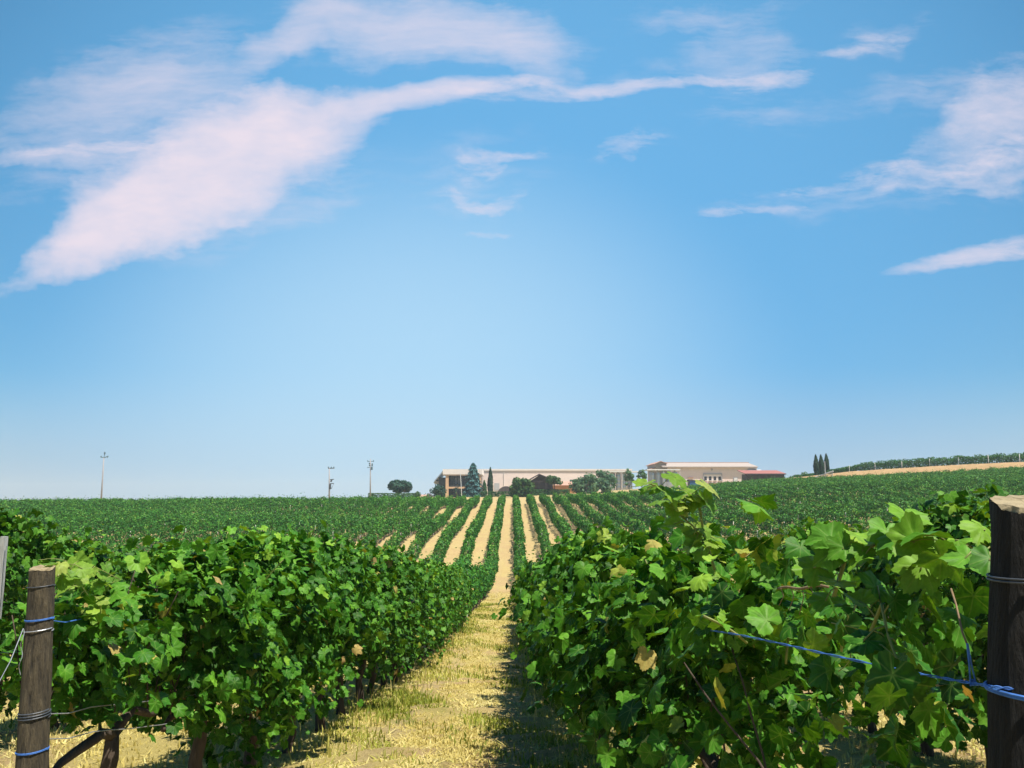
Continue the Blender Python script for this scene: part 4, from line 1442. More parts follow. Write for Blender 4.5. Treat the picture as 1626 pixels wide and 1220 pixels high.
def spindle(name, label, cat, px, top, bottom, halfw, Y, mat, n, size, seed, group=None, tiers=0, pw=.75, belly=.35):
    rg = np.random.default_rng(seed)
    loc, zb, mpp = base_at(px, bottom, Y)
    zt = P(px, top, Y).z
    e = empty(name, loc); tag(e, label, cat, group)
    z0, z1, hw = min(zb - loc.z, .4), zt - loc.z, halfw * mpp
    mb = MB(); mb.tube([(0, 0, -.5), (0, 0, z0 + .6), (0, 0, z1 * .8)], [hw * .13, hw * .1, hw * .03], 8); mb.build('trunk', M['treebark'], e, True)
    u = rg.random(n) ** (1.15 if tiers else .9)
    if tiers:
        prof = (1 - u) ** pw
        ph = (u * tiers) % 1.0
        th = rg.uniform(0, 6.28, n)
        prof = prof * (1.0 - .26 * ph) * (.86 + .14 * np.sin(th * 5 + np.floor(u * tiers) * 2.4)) + .03
    else:
        th = rg.uniform(0, 6.28, n)
        prof = np.where(u < belly, .72 + .28 * (u / belly), np.clip(1 - ((u - belly) / (1.02 - belly)) ** 1.8, .0, 1))
        prof = prof * (.9 + .12 * np.sin(th * 3 + u * 11))
    rr = hw * prof * np.where(rg.random(n) < .8, rg.uniform(.8, 1.08, n), rg.random(n) ** .5)
    pos = np.column_stack([rr * np.cos(th), rr * np.sin(th), z0 + u * (z1 - z0)])
    out = np.column_stack([np.cos(th), np.sin(th), np.full(n, .45)])
    if tiers:
        nrm = out * .6 + np.array([0, 0, .9]) + rg.normal(0, .35, (n, 3)); tip = np.column_stack([np.cos(th), np.sin(th), np.full(n, -.35)]) + rg.normal(0, .3, (n, 3))
        t = np.clip(.2 + .75 * (1 - ph) * rg.uniform(.4, 1.1, n), 0, 1)
    else:
        nrm = out + rg.normal(0, .35, (n, 3)); tip = np.column_stack([np.zeros(n), np.zeros(n), np.ones(n)]) + rg.normal(0, .3, (n, 3))
        t = np.clip(rg.normal(.45, .25, n), 0, 1)
    v, f = kites(pos, nrm, tip, size * rg.uniform(.6, 1.4, n), rg, .55)
    obj('crown', mesh('crown', v, f, mat, False, np.repeat(t, 4)), e)
    return e


YB = 250.0
spindle('spruce_tree', 'blue-grey conical spruce tree in front of the pillared building', 'tree', 751, 736, 789, 17.5, 236, M['spruce'], 5200, .62, 41, tiers=9, pw=.62)
spindle('cypress_tree', 'tall slim dark cypress standing alone beside the blue spruce', 'tree', 778.5, 743, 783, 4.6, 240, M['cypress'], 2400, .42, 42)
spindle('cypress_tree', 'short light green conifer squeezed between spruce and slim cypress', 'tree', 769, 763, 783, 4.6, 238, M['hedge'], 1200, .36, 43, belly=.25)
for i, (px, top, hw, bot, lab) in enumerate(((1297, 722.5, 4.3, 760, 'leftmost dark cypress of the three by the guard rail'),
                                             (1305, 722.5, 4.3, 758, 'middle dark cypress of the three by the guard rail'),
                                             (1313.5, 721, 4.2, 756, 'rightmost and tallest dark cypress of the three by the guard rail'))):
    spindle('cypress_tree', lab, 'tree', px, top, bot, hw, 203 + i * .8, M['cypress'], 2200, .34, 50 + i, 'cypresses on the right skyline', belly=.45)
tree('pine_tree', 'rounded dark umbrella pine on the left, standing beside its twin, the left one', 'tree', 628, 764, 787, 12, 232, M['pine'], 30, 3000, .55, 61, .1, 'pair of umbrella pines', flat=.8, cr=.4)
tree('pine_tree', 'rounded dark umbrella pine nearest the pillared building, right one of the pair', 'tree', 641, 761.5, 787, 12, 233, M['pine'], 30, 3000, .55, 62, .1, 'pair of umbrella pines', flat=.8, cr=.4)
tree('bushy_tree', 'round dark clipped evergreen bush left of the tall pale pillar', 'shrub', 696, 769, 792, 10, 236, M['pine'], 22, 2600, .4, 63, .02, cr=.45)
tree('broadleaf_tree', 'loose mid green broadleaf tree between cypress and dark gabled porch', 'tree', 828, 756, 797, 21, 205, M['broad'], 44, 3200, .6, 64, .02, cr=.28, low=-1, shell=.6)
tree('broadleaf_tree', 'small round tree standing against the dark gabled porch', 'tree', 880, 755, 778, 13, 222, M['broad'], 20, 1700, .42, 65, .25, flat=.6, cr=.36)
tree('broadleaf_tree', 'wide feathery grey-green tree in front of the pink wall and steel tanks', 'tree', 933, 746, 794, 27, 214, M['grey_green'], 46, 2300, .62, 66, .0, cr=.27, low=-1, shell=.5)
tree('broadleaf_tree', 'feathery grey-green tree touching the first steel tanks, right half of the clump', 'tree', 960, 744, 794, 22, 216, M['grey_green'], 40, 1900, .62, 67, .0, cr=.26, low=-1, shell=.5)
tree('young_tree', 'thin sparse young tree between the two groups of steel tanks, left one', 'tree', 999, 742, 782, 10, 212, M['grey_green'], 16, 520, .48, 68, .05, cr=.3, shell=.6)
tree('young_tree', 'thin sparse young tree just left of the pink barn tanks, right one', 'tree', 1019, 742, 782, 10, 212, M['grey_green'], 16, 560, .48, 69, .05, cr=.3, shell=.6)
for i, (px, top, hw, lab) in enumerate(((1262, 757, 11, 'low scrubby bush on the bank right of the red-roofed shed'), (1281, 752, 10, 'low scrubby bush at the foot of the three cypresses'))):
    tree('scrub_bush', lab, 'shrub', px, top, 766, hw, 215, M['broad'], 14, 900, .36, 70 + i, .0, cr=.4)
tree('scrub_bush', 'small dark shrub at the right end of the left hedge', 'shrub', 661, 780, 792, 6, 230, M['broad'], 10, 700, .36, 73, .0, cr=.45)

# palm in front of the pillared building
loc, zb, mpp = base_at(725, 789, 232)
e = empty('palm_tree', loc); tag(e, 'small dark palm beside the white flagpole of the pillared building', 'tree')
rg = np.random.default_rng(81); ztop = P(725, 776, 232).z - loc.z
MB().tube([(0, 0, -.3), (.05, 0, ztop * .5), (0, 0, ztop)], [.2, .17, .15], 8).build('trunk', M['treebark'], e, True)
mb = MB()
for i in range(26):
    a = rg.uniform(0, 6.28); el = rg.uniform(-.3, 1.2); L = rg.uniform(1.2, 1.9)
    d = Vector((math.cos(a) * math.cos(el), math.sin(a) * math.cos(el), math.sin(el)))
    side = d.cross(Vector((0, 0, 1))).normalized() * .13
    pts = [Vector((0, 0, ztop)) + d * L * t + Vector((0, 0, -.75 * t * t)) for t in (0, .3, .6, .85, 1)]
    ws = [.3, 1, 1, .7, .1]
    vs = []
    for p, w_ in zip(pts, ws): vs += [p - side * w_, p + Vector((0, 0, .06 * w_)), p + side * w_]
    fs = []
    for j in range(4):
        b0 = j * 3
        fs += [[b0, b0 + 1, b0 + 4, b0 + 3], [b0 + 1, b0 + 2, b0 + 5, b0 + 4]]
    mb.add(vs, fs)
mb.build('fronds', M['cypress'], e)


def hedge(label, x0, x1, top, Y, thick, seed, h=None):
    a, b = P(x0, top, Y), P(x1, top, Y)
    rg = np.random.default_rng(seed)
    n = int((b.x - a.x) * 190)
    zt = a.z
    xs = rg.uniform(a.x, b.x, n)
    gz = height(xs, np.full(n, Y))
    face = rg.random(n)
    u = rg.random(n)
    y = np.where(face < .55, -thick / 2, np.where(face < .65, thick / 2, rg.uniform(-.5, .5, n) * thick)) + rg.normal(0, .05, n)
    z = np.where(face < .65, gz + u * (zt - gz), zt) + rg.normal(0, .06, n)
    pos = np.column_stack([xs, Y + y, z])
    nrm = np.column_stack([rg.normal(0, .5, n), np.where(face < .65, -.8, 0), np.where(face < .65, .4, 1)]) + rg.normal(0, .35, (n, 3))
    v, f = kites(pos, nrm, rg.normal(0, 1, (n, 3)), .3 * rg.uniform(.6, 1.4, n), rg)
    o = obj('hedge', mesh('hedge', v, f, M['hedge'], False, np.repeat(np.clip(rg.normal(.5, .25, n), 0, 1), 4)))
    tag(o, label, 'hedge')


hedge('low clipped hedge under the pair of umbrella pines', 585, 658, 784.0, 226, 1.2, 91)
hedge('low dark clipped hedge running right from the blue spruce', 764, 815, 781.5, 226, 1.2, 92)
hedge('low clipped hedge below the dark gabled porch', 846, 905, 778.0, 222, 1.1, 93)

# ------------------------------------------------------------------ buildings
M['pink'] = simple('pink_plaster', (0.90, 0.745, 0.68), 0.85, 0.05, .6)
M['pinklight'] = simple('pale_cream_plaster', (0.90, 0.81, 0.75), 0.85, 0.05, .6)
M['peach'] = simple('peach_plaster', (0.72, 0.46, 0.28), 0.85, 0.08, .8)
M['terracotta'] = simple('terracotta_plaster', (0.62, 0.28, 0.13), 0.85, 0.12, .8)
M['tile'] = simple('clay_roof_tiles', (0.52, 0.30, 0.22), 0.85, 0.2, 2.0, stretch=(4, 1, 1))
M['redtile'] = simple('red_roof_tiles', (0.36, 0.13, 0.11), 0.85, 0.15, 1.5, stretch=(4, 1, 1))
M['beige'] = simple('beige_roof_sheet', (0.44, 0.36, 0.31), 0.7, 0.08, 1.0, stretch=(3, .3, 1))
M['darkwood'] = simple('dark_timber', (0.045, 0.032, 0.038), 0.75, 0.3, 2.0, stretch=(5, 5, .5))
M['darkroof'] = simple('dark_roof', (0.07, 0.055, 0.06), 0.7, 0.2, 1.5)
M['glass'] = simple('dark_glazing', (0.025, 0.03, 0.055), 0.12, 0.2, .4)
M['steel'] = simple('tank_steel', (0.50, 0.55, 0.58), 0.38, 0.1, .7, metal=0.75, stretch=(3, 3, .2))
M['white'] = simple('white_paint', (0.78, 0.78, 0.77), 0.6, 0.04, 1)
M['greysheet'] = simple('grey_sheet', (0.50, 0.50, 0.52), 0.7, 0.08, 1, stretch=(6, 6, .2))
M['bluepaint'] = simple('blue_tarpaulin', (0.035, 0.11, 0.32), 0.55, 0.15, .8)
M['curtain'] = simple('pale_curtain', (0.36, 0.38, 0.45), 0.8, 0.1, 2, stretch=(6, 1, .3))
M['awning'] = simple('grey_glass_awning', (0.30, 0.34, 0.38), 0.25, 0.1, .6)


def lo(o0, mb):
    mb.v = [(v[0] - o0[0], v[1] - o0[1], v[2] - o0[2]) for v in mb.v]
    return mb


def X(px, Y): return P(px, 770, Y).x
def Z(py, Y): return P(813, py, Y).z


def building(name, label, cat, px, Y, group=None):
    x = X(px, Y)
    e = empty(name, (x, Y, H(x, Y))); tag(e, label, cat, group)
    return e


def part(e, name, mb, mat, smooth=False, parent=None):
    return obj(name, mesh(name, lo(tuple(e.location), mb).v, mb.f, M[mat], smooth), parent or e)


# long warehouse
Yw = 268.0
e = building('warehouse', 'long low pink warehouse wall running behind the trees and the dark porch', 'building', 870, Yw)
zg = H(X(870, Yw), Yw) - 2
part(e, 'wall', MB().box(X(742, Yw), X(1003, Yw), Yw, Yw + 24, zg, Z(747.5, Yw)), 'pink')
part(e, 'parapet', MB().box(X(741, Yw), X(1004, Yw), Yw - .25, Yw + 24.3, Z(747.5, Yw) - .02, Z(745, Yw)), 'pinklight')
mb = MB()
mb.box(X(785, Yw), X(793, Yw), Yw - .08, Yw + .1, Z(779, Yw), Z(767.5, Yw)); part(e, 'door', mb, 'greysheet')
for px in (905, 921): part(e, 'window', MB().box(X(px, Yw), X(px + 6, Yw), Yw - .06, Yw + .1, Z(768, Yw), Z(762, Yw)), 'glass')
part(e, 'downpipe', MB().tube([(X(800, Yw), Yw - .12, zg), (X(800, Yw), Yw - .12, Z(748, Yw))], .07, 8), 'pinklight')

# pillared office
Yf = 246.0
e = building('office_building', 'pillared two-storey building with pale roof fascia and dark glass front, left end of the winery', 'building', 735, Yf)
zg = H(X(735, Yf), Yf) - 2
xL, xR = X(703, Yf), X(765, Yf)
part(e, 'roof', MB().box(xL, xR, Yf - .3, Yf + 18, Z(753.5, Yf), Z(745.2, Yf)), 'pinklight')
part(e, 'eaves', MB().box(xL + .15, xR - .15, Yf - .12, Yf + 17.9, Z(755, Yf), Z(753.5, Yf) - .004), 'pink')
part(e, 'pillar', MB().box(X(707.5, Yf), X(712.2, Yf), Yf, Yf + .9, zg, Z(755, Yf) - .004), 'peach')
part(e, 'pillar', MB().box(X(759.5, Yf), X(764, Yf), Yf, Yf + .9, zg, Z(755, Yf) - .004), 'peach')
part(e, 'floor_slab', MB().box(X(712.2, Yf) + .004, X(759.5, Yf) - .004, Yf + .15, Yf + 4.0, Z(776, Yf), Z(773.2, Yf)), 'peach')
part(e, 'glass_front', MB().box(X(706, Yf), X(764, Yf), Yf + 4.2, Yf + 17, zg, Z(755, Yf) - .01), 'glass')
for px in (721, 725.5): part(e, 'curtain', MB().box(X(px, Yf), X(px + 3.2, Yf), Yf + 4.1, Yf + 4.18, Z(768, Yf), Z(758.5, Yf)), 'curtain')
for px in (718, 729.5, 737, 745): part(e, 'mullion', MB().box(X(px, Yf), X(px, Yf) + .12, Yf + 4.05, Yf + 4.19, zg, Z(755.2, Yf)), 'darkmetal')
part(e, 'railing', MB().box(X(712.4, Yf), X(759.2, Yf), Yf + .3, Yf + .36, Z(772.9, Yf), Z(772.2, Yf)).box(X(712.4, Yf), X(759.2, Yf), Yf + .3, Yf + .36, Z(771.4, Yf), Z(770.9, Yf)), 'darkmetal')
# slanted glass awning on the left flank
xa, xb = X(688.5, Yf), X(704, Yf)
part(e, 'awning', MB().prism([(xa, Z(767, Yf)), (xa + .3, Z(763, Yf)), (xb - .02, Z(746.5, Yf)), (xb - .02, Z(749, Yf))], Yf - .2, Yf + 12), 'awning')
part(e, 'flank_wall', MB().box(X(695, Yf), X(706, Yf) - .02, Yf + 3, Yf + 17.2, zg, Z(758, Yf)), 'glass')
part(e, 'balcony', MB().box(X(688.5, Yf), X(695, Yf) - .01, Yf + 2.5, Yf + 11, Z(768.5, Yf), Z(764, Yf)), 'greysheet')
Yq = 243.0
mb = MB().tube([(X(733.5, Yq), Yq, H(X(733, Yq), Yq) - .3), (X(731, Yq), Yq, Z(752.5, Yq))], .1, 8)
e = empty('flagpole', (X(733.5, Yq), Yq, H(X(733.5, Yq), Yq))); tag(e, 'bare white flagpole leaning slightly before the dark glass front', 'flagpole')
part(e, 'mast', mb, 'white'); part(e, 'finial', MB().lathe([(.0, Z(752.6, Yq)), (.16, Z(752.2, Yq)), (.16, Z(751.8, Yq)), (.02, Z(751.4, Yq))], X(731, Yq), Yq, 10), 'white')

# small low house on the left
Yh = 300.0
e = building('small_house', 'low distant house with pinkish roof and dark gable beside the round bush', 'building', 676, Yh)
zg = H(X(676, Yh), Yh) - 3
part(e, 'wall', MB().box(X(664, Yh), X(690, Yh), Yh, Yh + 8, zg, Z(789, Yh)), 'pinklight')
part(e, 'roof', MB().prismx([(Yh - .6, Z(789, Yh)), (Yh + 4, Z(785.5, Yh)), (Yh + 8.6, Z(789, Yh))], X(663, Yh), X(679, Yh)), 'tile')
part(e, 'gable', MB().prism([(X(677, Yh), Z(789, Yh) + .01), (X(679.5, Yh), Z(783.5, Yh)), (X(690.5, Yh), Z(789, Yh) + .01)], Yh - 1.2, Yh + 6), 'darkroof')

# barrel roofed shelter
Yv = 240.0
e = building('shelter', 'dark low barrel-roofed shelter behind the hedge right of the slim cypress', 'shelter', 803, Yv)
x0, x1 = X(790.5, Yv), X(817, Yv); zb, zt = Z(781, Yv), Z(772.3, Yv)
prof = [(x0 + (x1 - x0) * i / 14, zb + (zt - zb) * math.sin(math.pi * (i / 14)) ** .6) for i in range(15)]
part(e, 'roof', MB().prism(prof[::-1], Yv, Yv + 5), 'darkroof')
for px in (792, 803, 814): part(e, 'post', MB().tube([(X(px, Yv), Yv + .3, H(X(px, Yv), Yv) - .5), (X(px, Yv), Yv + .3, zb + .05)], .1, 8), 'darkwood')

# dark gabled porch
Yg = 238.0
e = building('gabled_porch', 'dark timber porch with a shallow gable roof in front of the pink wall', 'porch', 858, Yg)
zg = H(X(858, Yg), Yg) - 1.5
ze = Z(763, Yg); zp = Z(754.2, Yg)
xa, xm, xb = X(839, Yg), X(856, Yg), X(880, Yg)
part(e, 'roof', MB().prism([(xa, ze - .1), (xm, zp), (xb, ze - .1), (xb, ze + .2), (xm, zp + .32), (xa, ze + .2)], Yg - .6, Yg + 9), 'darkroof')
part(e, 'gable_wall', MB().prism([(xa + .5, zg), (xb - .5, zg), (xb - .5, ze - .2), (xm, zp - .12), (xa + .5, ze - .2)], Yg + 2.0, Yg + 8.5), 'darkwood')
for px in (842, 856, 867, 877): part(e, 'post', MB().box(X(px, Yg) - .14, X(px, Yg) + .14, Yg - .2, Yg + .08, zg, ze - .12), 'darkwood')
part(e, 'beam', MB().box(xa + .3, xb - .3, Yg - .22, Yg + .1, ze - .45, ze - .16), 'darkwood')

# terracotta outbuilding
Yt = 233.0
e = building('outbuilding', 'low terracotta outbuilding with tan tiled roof left of the feathery tree', 'building', 895, Yt)
zg = H(X(895, Yt), Yt) - 1.5
part(e, 'wall', MB().box(X(879, Yt), X(918, Yt), Yt, Yt + 5, zg, Z(771, Yt)), 'terracotta')
part(e, 'roof', MB().prismx([(Yt - .5, Z(771, Yt) + .02), (Yt + 3, Z(764.6, Yt)), (Yt + 6.5, Z(771, Yt) + .02)], X(880, Yt), X(919, Yt)), 'tile')
part(e, 'chimney', MB().box(X(879.5, Yt), X(882, Yt), Yt + 1, Yt + 1.6, Z(770.5, Yt), Z(766, Yt)), 'terracotta')

# steel tanks
def tank(px, top, bot, hw, Y, label, group):
    x = X(px, Y); gz = H(x, Y); r = hw * .001 * Y / 1.276
    e = empty('steel_tank', (x, Y, gz)); tag(e, label, 'tank', group)
    zt, zb = Z(top, Y), gz - .3
    prof = [(r, zb)]
    for i in range(1, 5):
        zz = zb + (zt - zb) * i / 5
        prof += [(r, zz - .05), (r * 1.02, zz), (r, zz + .05)]
    prof += [(r, zt - .25), (r * .92, zt - .08), (r * .45, zt + .12), (r * .12, zt + .2)]
    part(e, 'shell', MB().lathe(prof, x, Y, 20), 'steel', True)
    part(e, 'hatch', MB().lathe([(.28, zt + .1), (.28, zt + .42), (.02, zt + .46)], x, Y, 12), 'steel')
    part(e, 'ladder', MB().box(x - r * .5 - .2, x - r * .5 - .14, Y - r * 1.0, Y - r * .9, zb, zt).box(x - r * .5 + .14, x - r * .5 + .2, Y - r * 1.0, Y - r * .9, zb, zt), 'greysheet')


for i, px in enumerate((973, 982, 991, 1000)):
    tank(px, 751.5, 778, 4.1, 252, f'{ORD[i]} steel tank from the left in the group behind the feathery tree', 'steel tanks beside the long warehouse')
for i, px in enumerate((1036, 1045, 1054, 1063, 1072)):
    tank(px, 749.5, 772, 4.1, 248, f'{ORD[i]} steel tank from the left in the group against the pink barn', 'steel tanks beside the pink barn')
for (xa, xb, py, Y, lab) in ((962, 1012, 750.2, 252, 'flat white canopy roof over the steel tanks behind the feathery tree'), (1026, 1079, 747.2, 248, 'flat white canopy roof over the steel tanks beside the pink barn')):
    x0, x1 = X(xa, Y), X(xb, Y)
    e = empty('tank_canopy', (x0, Y, H(x0, Y))); tag(e, lab, 'canopy')
    part(e, 'roof', MB().box(x0, x1, Y - 2.2, Y + 2.4, Z(py, Y), Z(py - 1.6, Y)), 'white')
    for xx in (x0 + .2, (x0 + x1) / 2, x1 - .2): part(e, 'post', MB().tube([(xx, Y - 2.0, H(xx, Y) - .3), (xx, Y - 2.0, Z(py, Y) - .01)], .08, 8), 'white')
Yc = 243.0
e = building('sheet_fence', 'low pale corrugated sheet fence in front of the tanks by the pink barn', 'fence', 1075, Yc)
mb = MB()
x0, x1 = X(1056, Yc), X(1091, Yc); n = 36
zt, zb = Z(765.5, Yc), H(X(1075, Yc), Yc) - .5
for i in range(n):
    a = x0 + (x1 - x0) * i / n; b = x0 + (x1 - x0) * (i + .5) / n
    mb.box(a, b, Yc + (.0 if i % 2 else .05), Yc + .12, zb, zt)
part(e, 'sheet', mb, 'greysheet')
for px in (1056.5, 1073, 1090): part(e, 'post', MB().box(X(px, Yc) - .08, X(px, Yc) + .08, Yc + .13, Yc + .3, zb, zt + .15), 'white')

# pink barn
Yb = 258.0
e = building('barn', 'large pink barn with a long beige roof and a framed row of four dark windows', 'building', 1130, Yb)
zg = H(X(1130, Yb), Yb) - 2
zw = Z(742.5, Yb)
part(e, 'wall', MB().box(X(1061, Yb), X(1203, Yb), Yb, Yb + 20, zg, zw), 'pink')
xr0, xr1 = X(1052, Yb), X(1203.5, Yb)
# near roof slope: low eave towards us, ridge behind
part(e, 'roof', MB().prismx([(Yb - 1.0, zw - .05), (Yb - 1.0, zw + .25), (Yb + 10, Z(735, Yb + 10)), (Yb + 21, zw + .25), (Yb + 21, zw - .05), (Yb + 10, Z(735, Yb + 10) - .35)], xr0, xr1), 'beige')
part(e, 'ridge', MB().box(xr0 - .05, xr1 + .25, Yb + 9.7, Yb + 10.3, Z(735, Yb + 10) - .1, Z(735, Yb + 10) + .16), 'tile')
part(e, 'lean_roof', MB().prismx([(Yb - 2.2, Z(750, Yb)), (Yb - 2.2, Z(749.2, Yb)), (Yb - .01, Z(745.8, Yb)), (Yb - .01, Z(747, Yb))], X(1188, Yb), X(1209, Yb)), 'greysheet')
fr = part(e, 'window_frame', MB().box(X(1117, Yb), X(1147, Yb), Yb - .25, Yb - .01, Z(753.6, Yb), Z(752, Yb)).box(X(1117, Yb), X(1118, Yb), Yb - .25, Yb - .01, Z(765, Yb), Z(753.6, Yb)).box(X(1146, Yb), X(1147, Yb), Yb - .25, Yb - .01, Z(765, Yb), Z(753.6, Yb)), 'greysheet')
part(e, 'window_panel', MB().box(X(1118, Yb) + .01, X(1146, Yb) - .01, Yb - .06, Yb + .05, Z(765, Yb), Z(753.7, Yb)), 'pinklight')
for px in (1118.6, 1126, 1133.5, 1141):
    w = part(e, 'window', MB().box(X(px, Yb), X(px + 4, Yb), Yb - .12, Yb - .02, Z(763, Yb), Z(757, Yb)), 'glass')
    part(e, 'sill', MB().box(X(px, Yb) - .1, X(px + 4, Yb) + .1, Yb - .24, Yb - .07, Z(763.7, Yb), Z(763.05, Yb)), 'white', parent=w)
for px, h_ in ((1165, 758.5), (1178.5, 759)):
    d = part(e, 'door', MB().box(X(px, Yb), X(px + 6.5, Yb), Yb - .16, Yb + .05, zg, Z(h_, Yb)), 'greysheet')
    part(e, 'door_leaf', MB().box(X(px + 1, Yb), X(px + 5.5, Yb), Yb - .2, Yb - .1, zg, Z(h_ + 1.2, Yb)), 'white', parent=d)
part(e, 'plinth', MB().box(X(1100, Yb), X(1160, Yb), Yb - .9, Yb - .3, zg, Z(767.6, Yb)), 'terracotta')
a0 = X(1082.5, Yb); a1 = X(1090, Yb); zz = Z(768, Yb); zt = Z(760.5, Yb)
part(e, 'arched_window', MB().prism([(a0, zz), (a1, zz)] + [((a0 + a1) / 2 + (a1 - a0) / 2 * math.cos(t), zt - 1 + 1.0 * math.sin(t)) for t in np.linspace(0, math.pi, 10)], Yb - .12, Yb + .05), 'curtain')
part(e, 'lintel', MB().box(X(1093, Yb), X(1101, Yb), Yb - .35, Yb - .01, Z(759.3, Yb), Z(758, Yb)), 'tile')
part(e, 'lamp', MB().box(X(1130.6, Yb), X(1131.8, Yb), Yb - .4, Yb - .01, Z(747.5, Yb), Z(744.5, Yb)), 'greysheet')
# side gable tower at its left
part(e, 'side_wall', MB().prism([(X(1043.5, Yb), zg), (X(1060.9, Yb), zg), (X(1060.9, Yb), Z(736.5, Yb)), (X(1052, Yb), Z(733.5, Yb)), (X(1043.5, Yb), Z(736.5, Yb))], Yb + 2, Yb + 18), 'beige')
part(e, 'side_roof', MB().prism([(X(1041, Yb), Z(737.2, Yb)), (X(1041, Yb), Z(736.4, Yb)), (X(1051.5, Yb), Z(731.8, Yb)), (X(1062, Yb), Z(735.6, Yb)), (X(1062, Yb), Z(736.3, Yb)), (X(1051.5, Yb), Z(732.8, Yb))], Yb + 1.2, Yb + 18.6), 'tile')
part(e, 'annex_roof', MB().prism([(X(1033, Yb), Z(746.4, Yb)), (X(1033, Yb), Z(745.4, Yb)), (X(1043.4, Yb), Z(741.5, Yb)), (X(1043.4, Yb), Z(743, Yb))], Yb + 2.5, Yb + 15), 'tile')
for px in (1199, 1202.5, 1206): part(e, 'roof_vent', MB().tube([(X(px, Yb), Yb + 14, zw - .5), (X(px, Yb), Yb + 14, Z(741 + (px - 1199) * .3, Yb))], .14, 8), 'white')

# blue covered trailer
Yu = 236.0
e = building('blue_trailer', 'blue tarpaulin-sided trailer with a dark roof parked in front of the pink barn', 'trailer', 1107, Yu)
x0, x1 = X(1095, Yu), X(1119, Yu); gz = H(X(1107, Yu), Yu)
part(e, 'body', MB().box(x0 + .1, x1 - .1, Yu, Yu + 2.4, Z(772, Yu), Z(763.6, Yu)), 'bluepaint')
part(e, 'roof', MB().prism([(x0 - .25, Z(763.6, Yu) + .003), (x1 + .2, Z(764, Yu) + .003), (x1 + .2, Z(763.2, Yu)), (x0 - .1, Z(761.6, Yu)), (x0 - .25, Z(762, Yu))], Yu - .2, Yu + 2.6), 'darkroof')
part(e, 'rear_panel', MB().box(x0 - .12, x0 + .09, Yu + .03, Yu + 2.37, Z(771, Yu), Z(763.6, Yu) - .01), 'darkmetal')
part(e, 'chassis', MB().box(x0, x1, Yu + .2, Yu + 2.2, Z(772, Yu) - .25, Z(772, Yu) - .005), 'darkmetal')
for px in (1099, 1114):
    w = MB(); cx = X(px, Yu); cz = Z(772, Yu) - .45
    n = 16
    prof = [(cx + .5 * math.cos(2 * math.pi * i / n), cz + .5 * math.sin(2 * math.pi * i / n)) for i in range(n)]
    w.prism(prof, Yu - .03, Yu + .25)
    tyre = part(e, 'wheel', w, 'darkmetal')
    prof = [(cx + .22 * math.cos(2 * math.pi * i / n), cz + .22 * math.sin(2 * math.pi * i / n)) for i in range(n)]
    part(e, 'rim', MB().prism(prof, Yu - .05, Yu + .0), 'greysheet', parent=tyre)

# red roofed shed
Ys = 240.0
e = building('shed', 'dark timber shed with a flat-pitched red roof at the right end of the winery', 'shed', 1215, Ys)
zg = H(X(1215, Ys), Ys) - 1
part(e, 'wall', MB().box(X(1189, Ys), X(1245.5, Ys), Ys, Ys + 7, zg, Z(752.6, Ys)), 'darkwood')
part(e, 'roof', MB().prismx([(Ys - 1.0, Z(753.2, Ys)), (Ys - 1.0, Z(752.4, Ys)), (Ys + 7.5, Z(747, Ys + 7.5)), (Ys + 7.5, Z(747.8, Ys + 7.5))], X(1182.5, Ys), X(1247.5, Ys)), 'redtile')
part(e, 'fascia', MB().box(X(1182.5, Ys), X(1247.5, Ys), Ys - 1.08, Ys - 1.004, Z(754, Ys), Z(752.3, Ys)), 'darkwood')
for px in (1184.5, 1203, 1222, 1244): part(e, 'post', MB().box(X(px, Ys), X(px, Ys) + .22, Ys - .6, Ys - .38, zg, Z(753.4, Ys)), 'darkwood')
for px in (1203.5, 1217, 1231): part(e, 'batten', MB().box(X(px, Ys), X(px, Ys) + .1, Ys - .05, Ys + .02, zg, Z(752.8, Ys)), 'darkmetal')

# guard rail by the cypresses
Yk = 197.0
a, b = P(1292, 759, Yk + 2), P(1323, 748.5, Yk - 2)
e = empty('guard_rail', (a.x, a.y, H(a.x, a.y))); tag(e, 'grey metal guard rail sloping past the feet of the three cypresses', 'guard rail')
part(e, 'rail', MB().tube([a, a.lerp(b, .5), b], .16, 6), 'greysheet')
part(e, 'rail', MB().tube([a - Vector((0, 0, .45)), b - Vector((0, 0, .45))], .08, 6), 'greysheet')
for t in (.05, .5, .95):
    p = a.lerp(b, t); part(e, 'post', MB().tube([(p.x, p.y + .1, H(p.x, p.y) - .4), (p.x, p.y + .1, p.z + .12)], .1, 6), 'greysheet')
p = P(1309.5, 752, Yk)
e = empty('marker_post', (p.x, Yk - .4, H(p.x, Yk - .4))); tag(e, 'slim pale grey post rising between the second and third cypress', 'post')
part(e, 'shaft', MB().tube([(p.x, Yk - .4, H(p.x, Yk) - .3), (p.x, Yk - .4, P(1309.5, 734, Yk).z)], .11, 8), 'greysheet')
part(e, 'cap', MB().lathe([(.15, P(1309, 734.2, Yk).z), (.15, P(1309, 733.4, Yk).z), (.02, P(1309, 733, Yk).z)], p.x, Yk - .4, 8), 'greysheet')

# ------------------------------------------------------------------ utility poles
def pole(px_b, py_b, px_t, py_t, Y, label, r=.17):
    b = P(px_b, py_b, Y); t = P(px_t, py_t, Y)
    g_ = H(b.x, Y)
    e = empty('utility_pole', (b.x, Y, g_)); tag(e, label, 'utility pole')
    d = (t - b); bb = b + d * ((g_ - .5 - b.z) / d.z)
    part(e, 'mast', MB().tube([bb, bb.lerp(t, .5), t], [r * 1.3, r, r * .7], 10), 'pole', True)
    return e


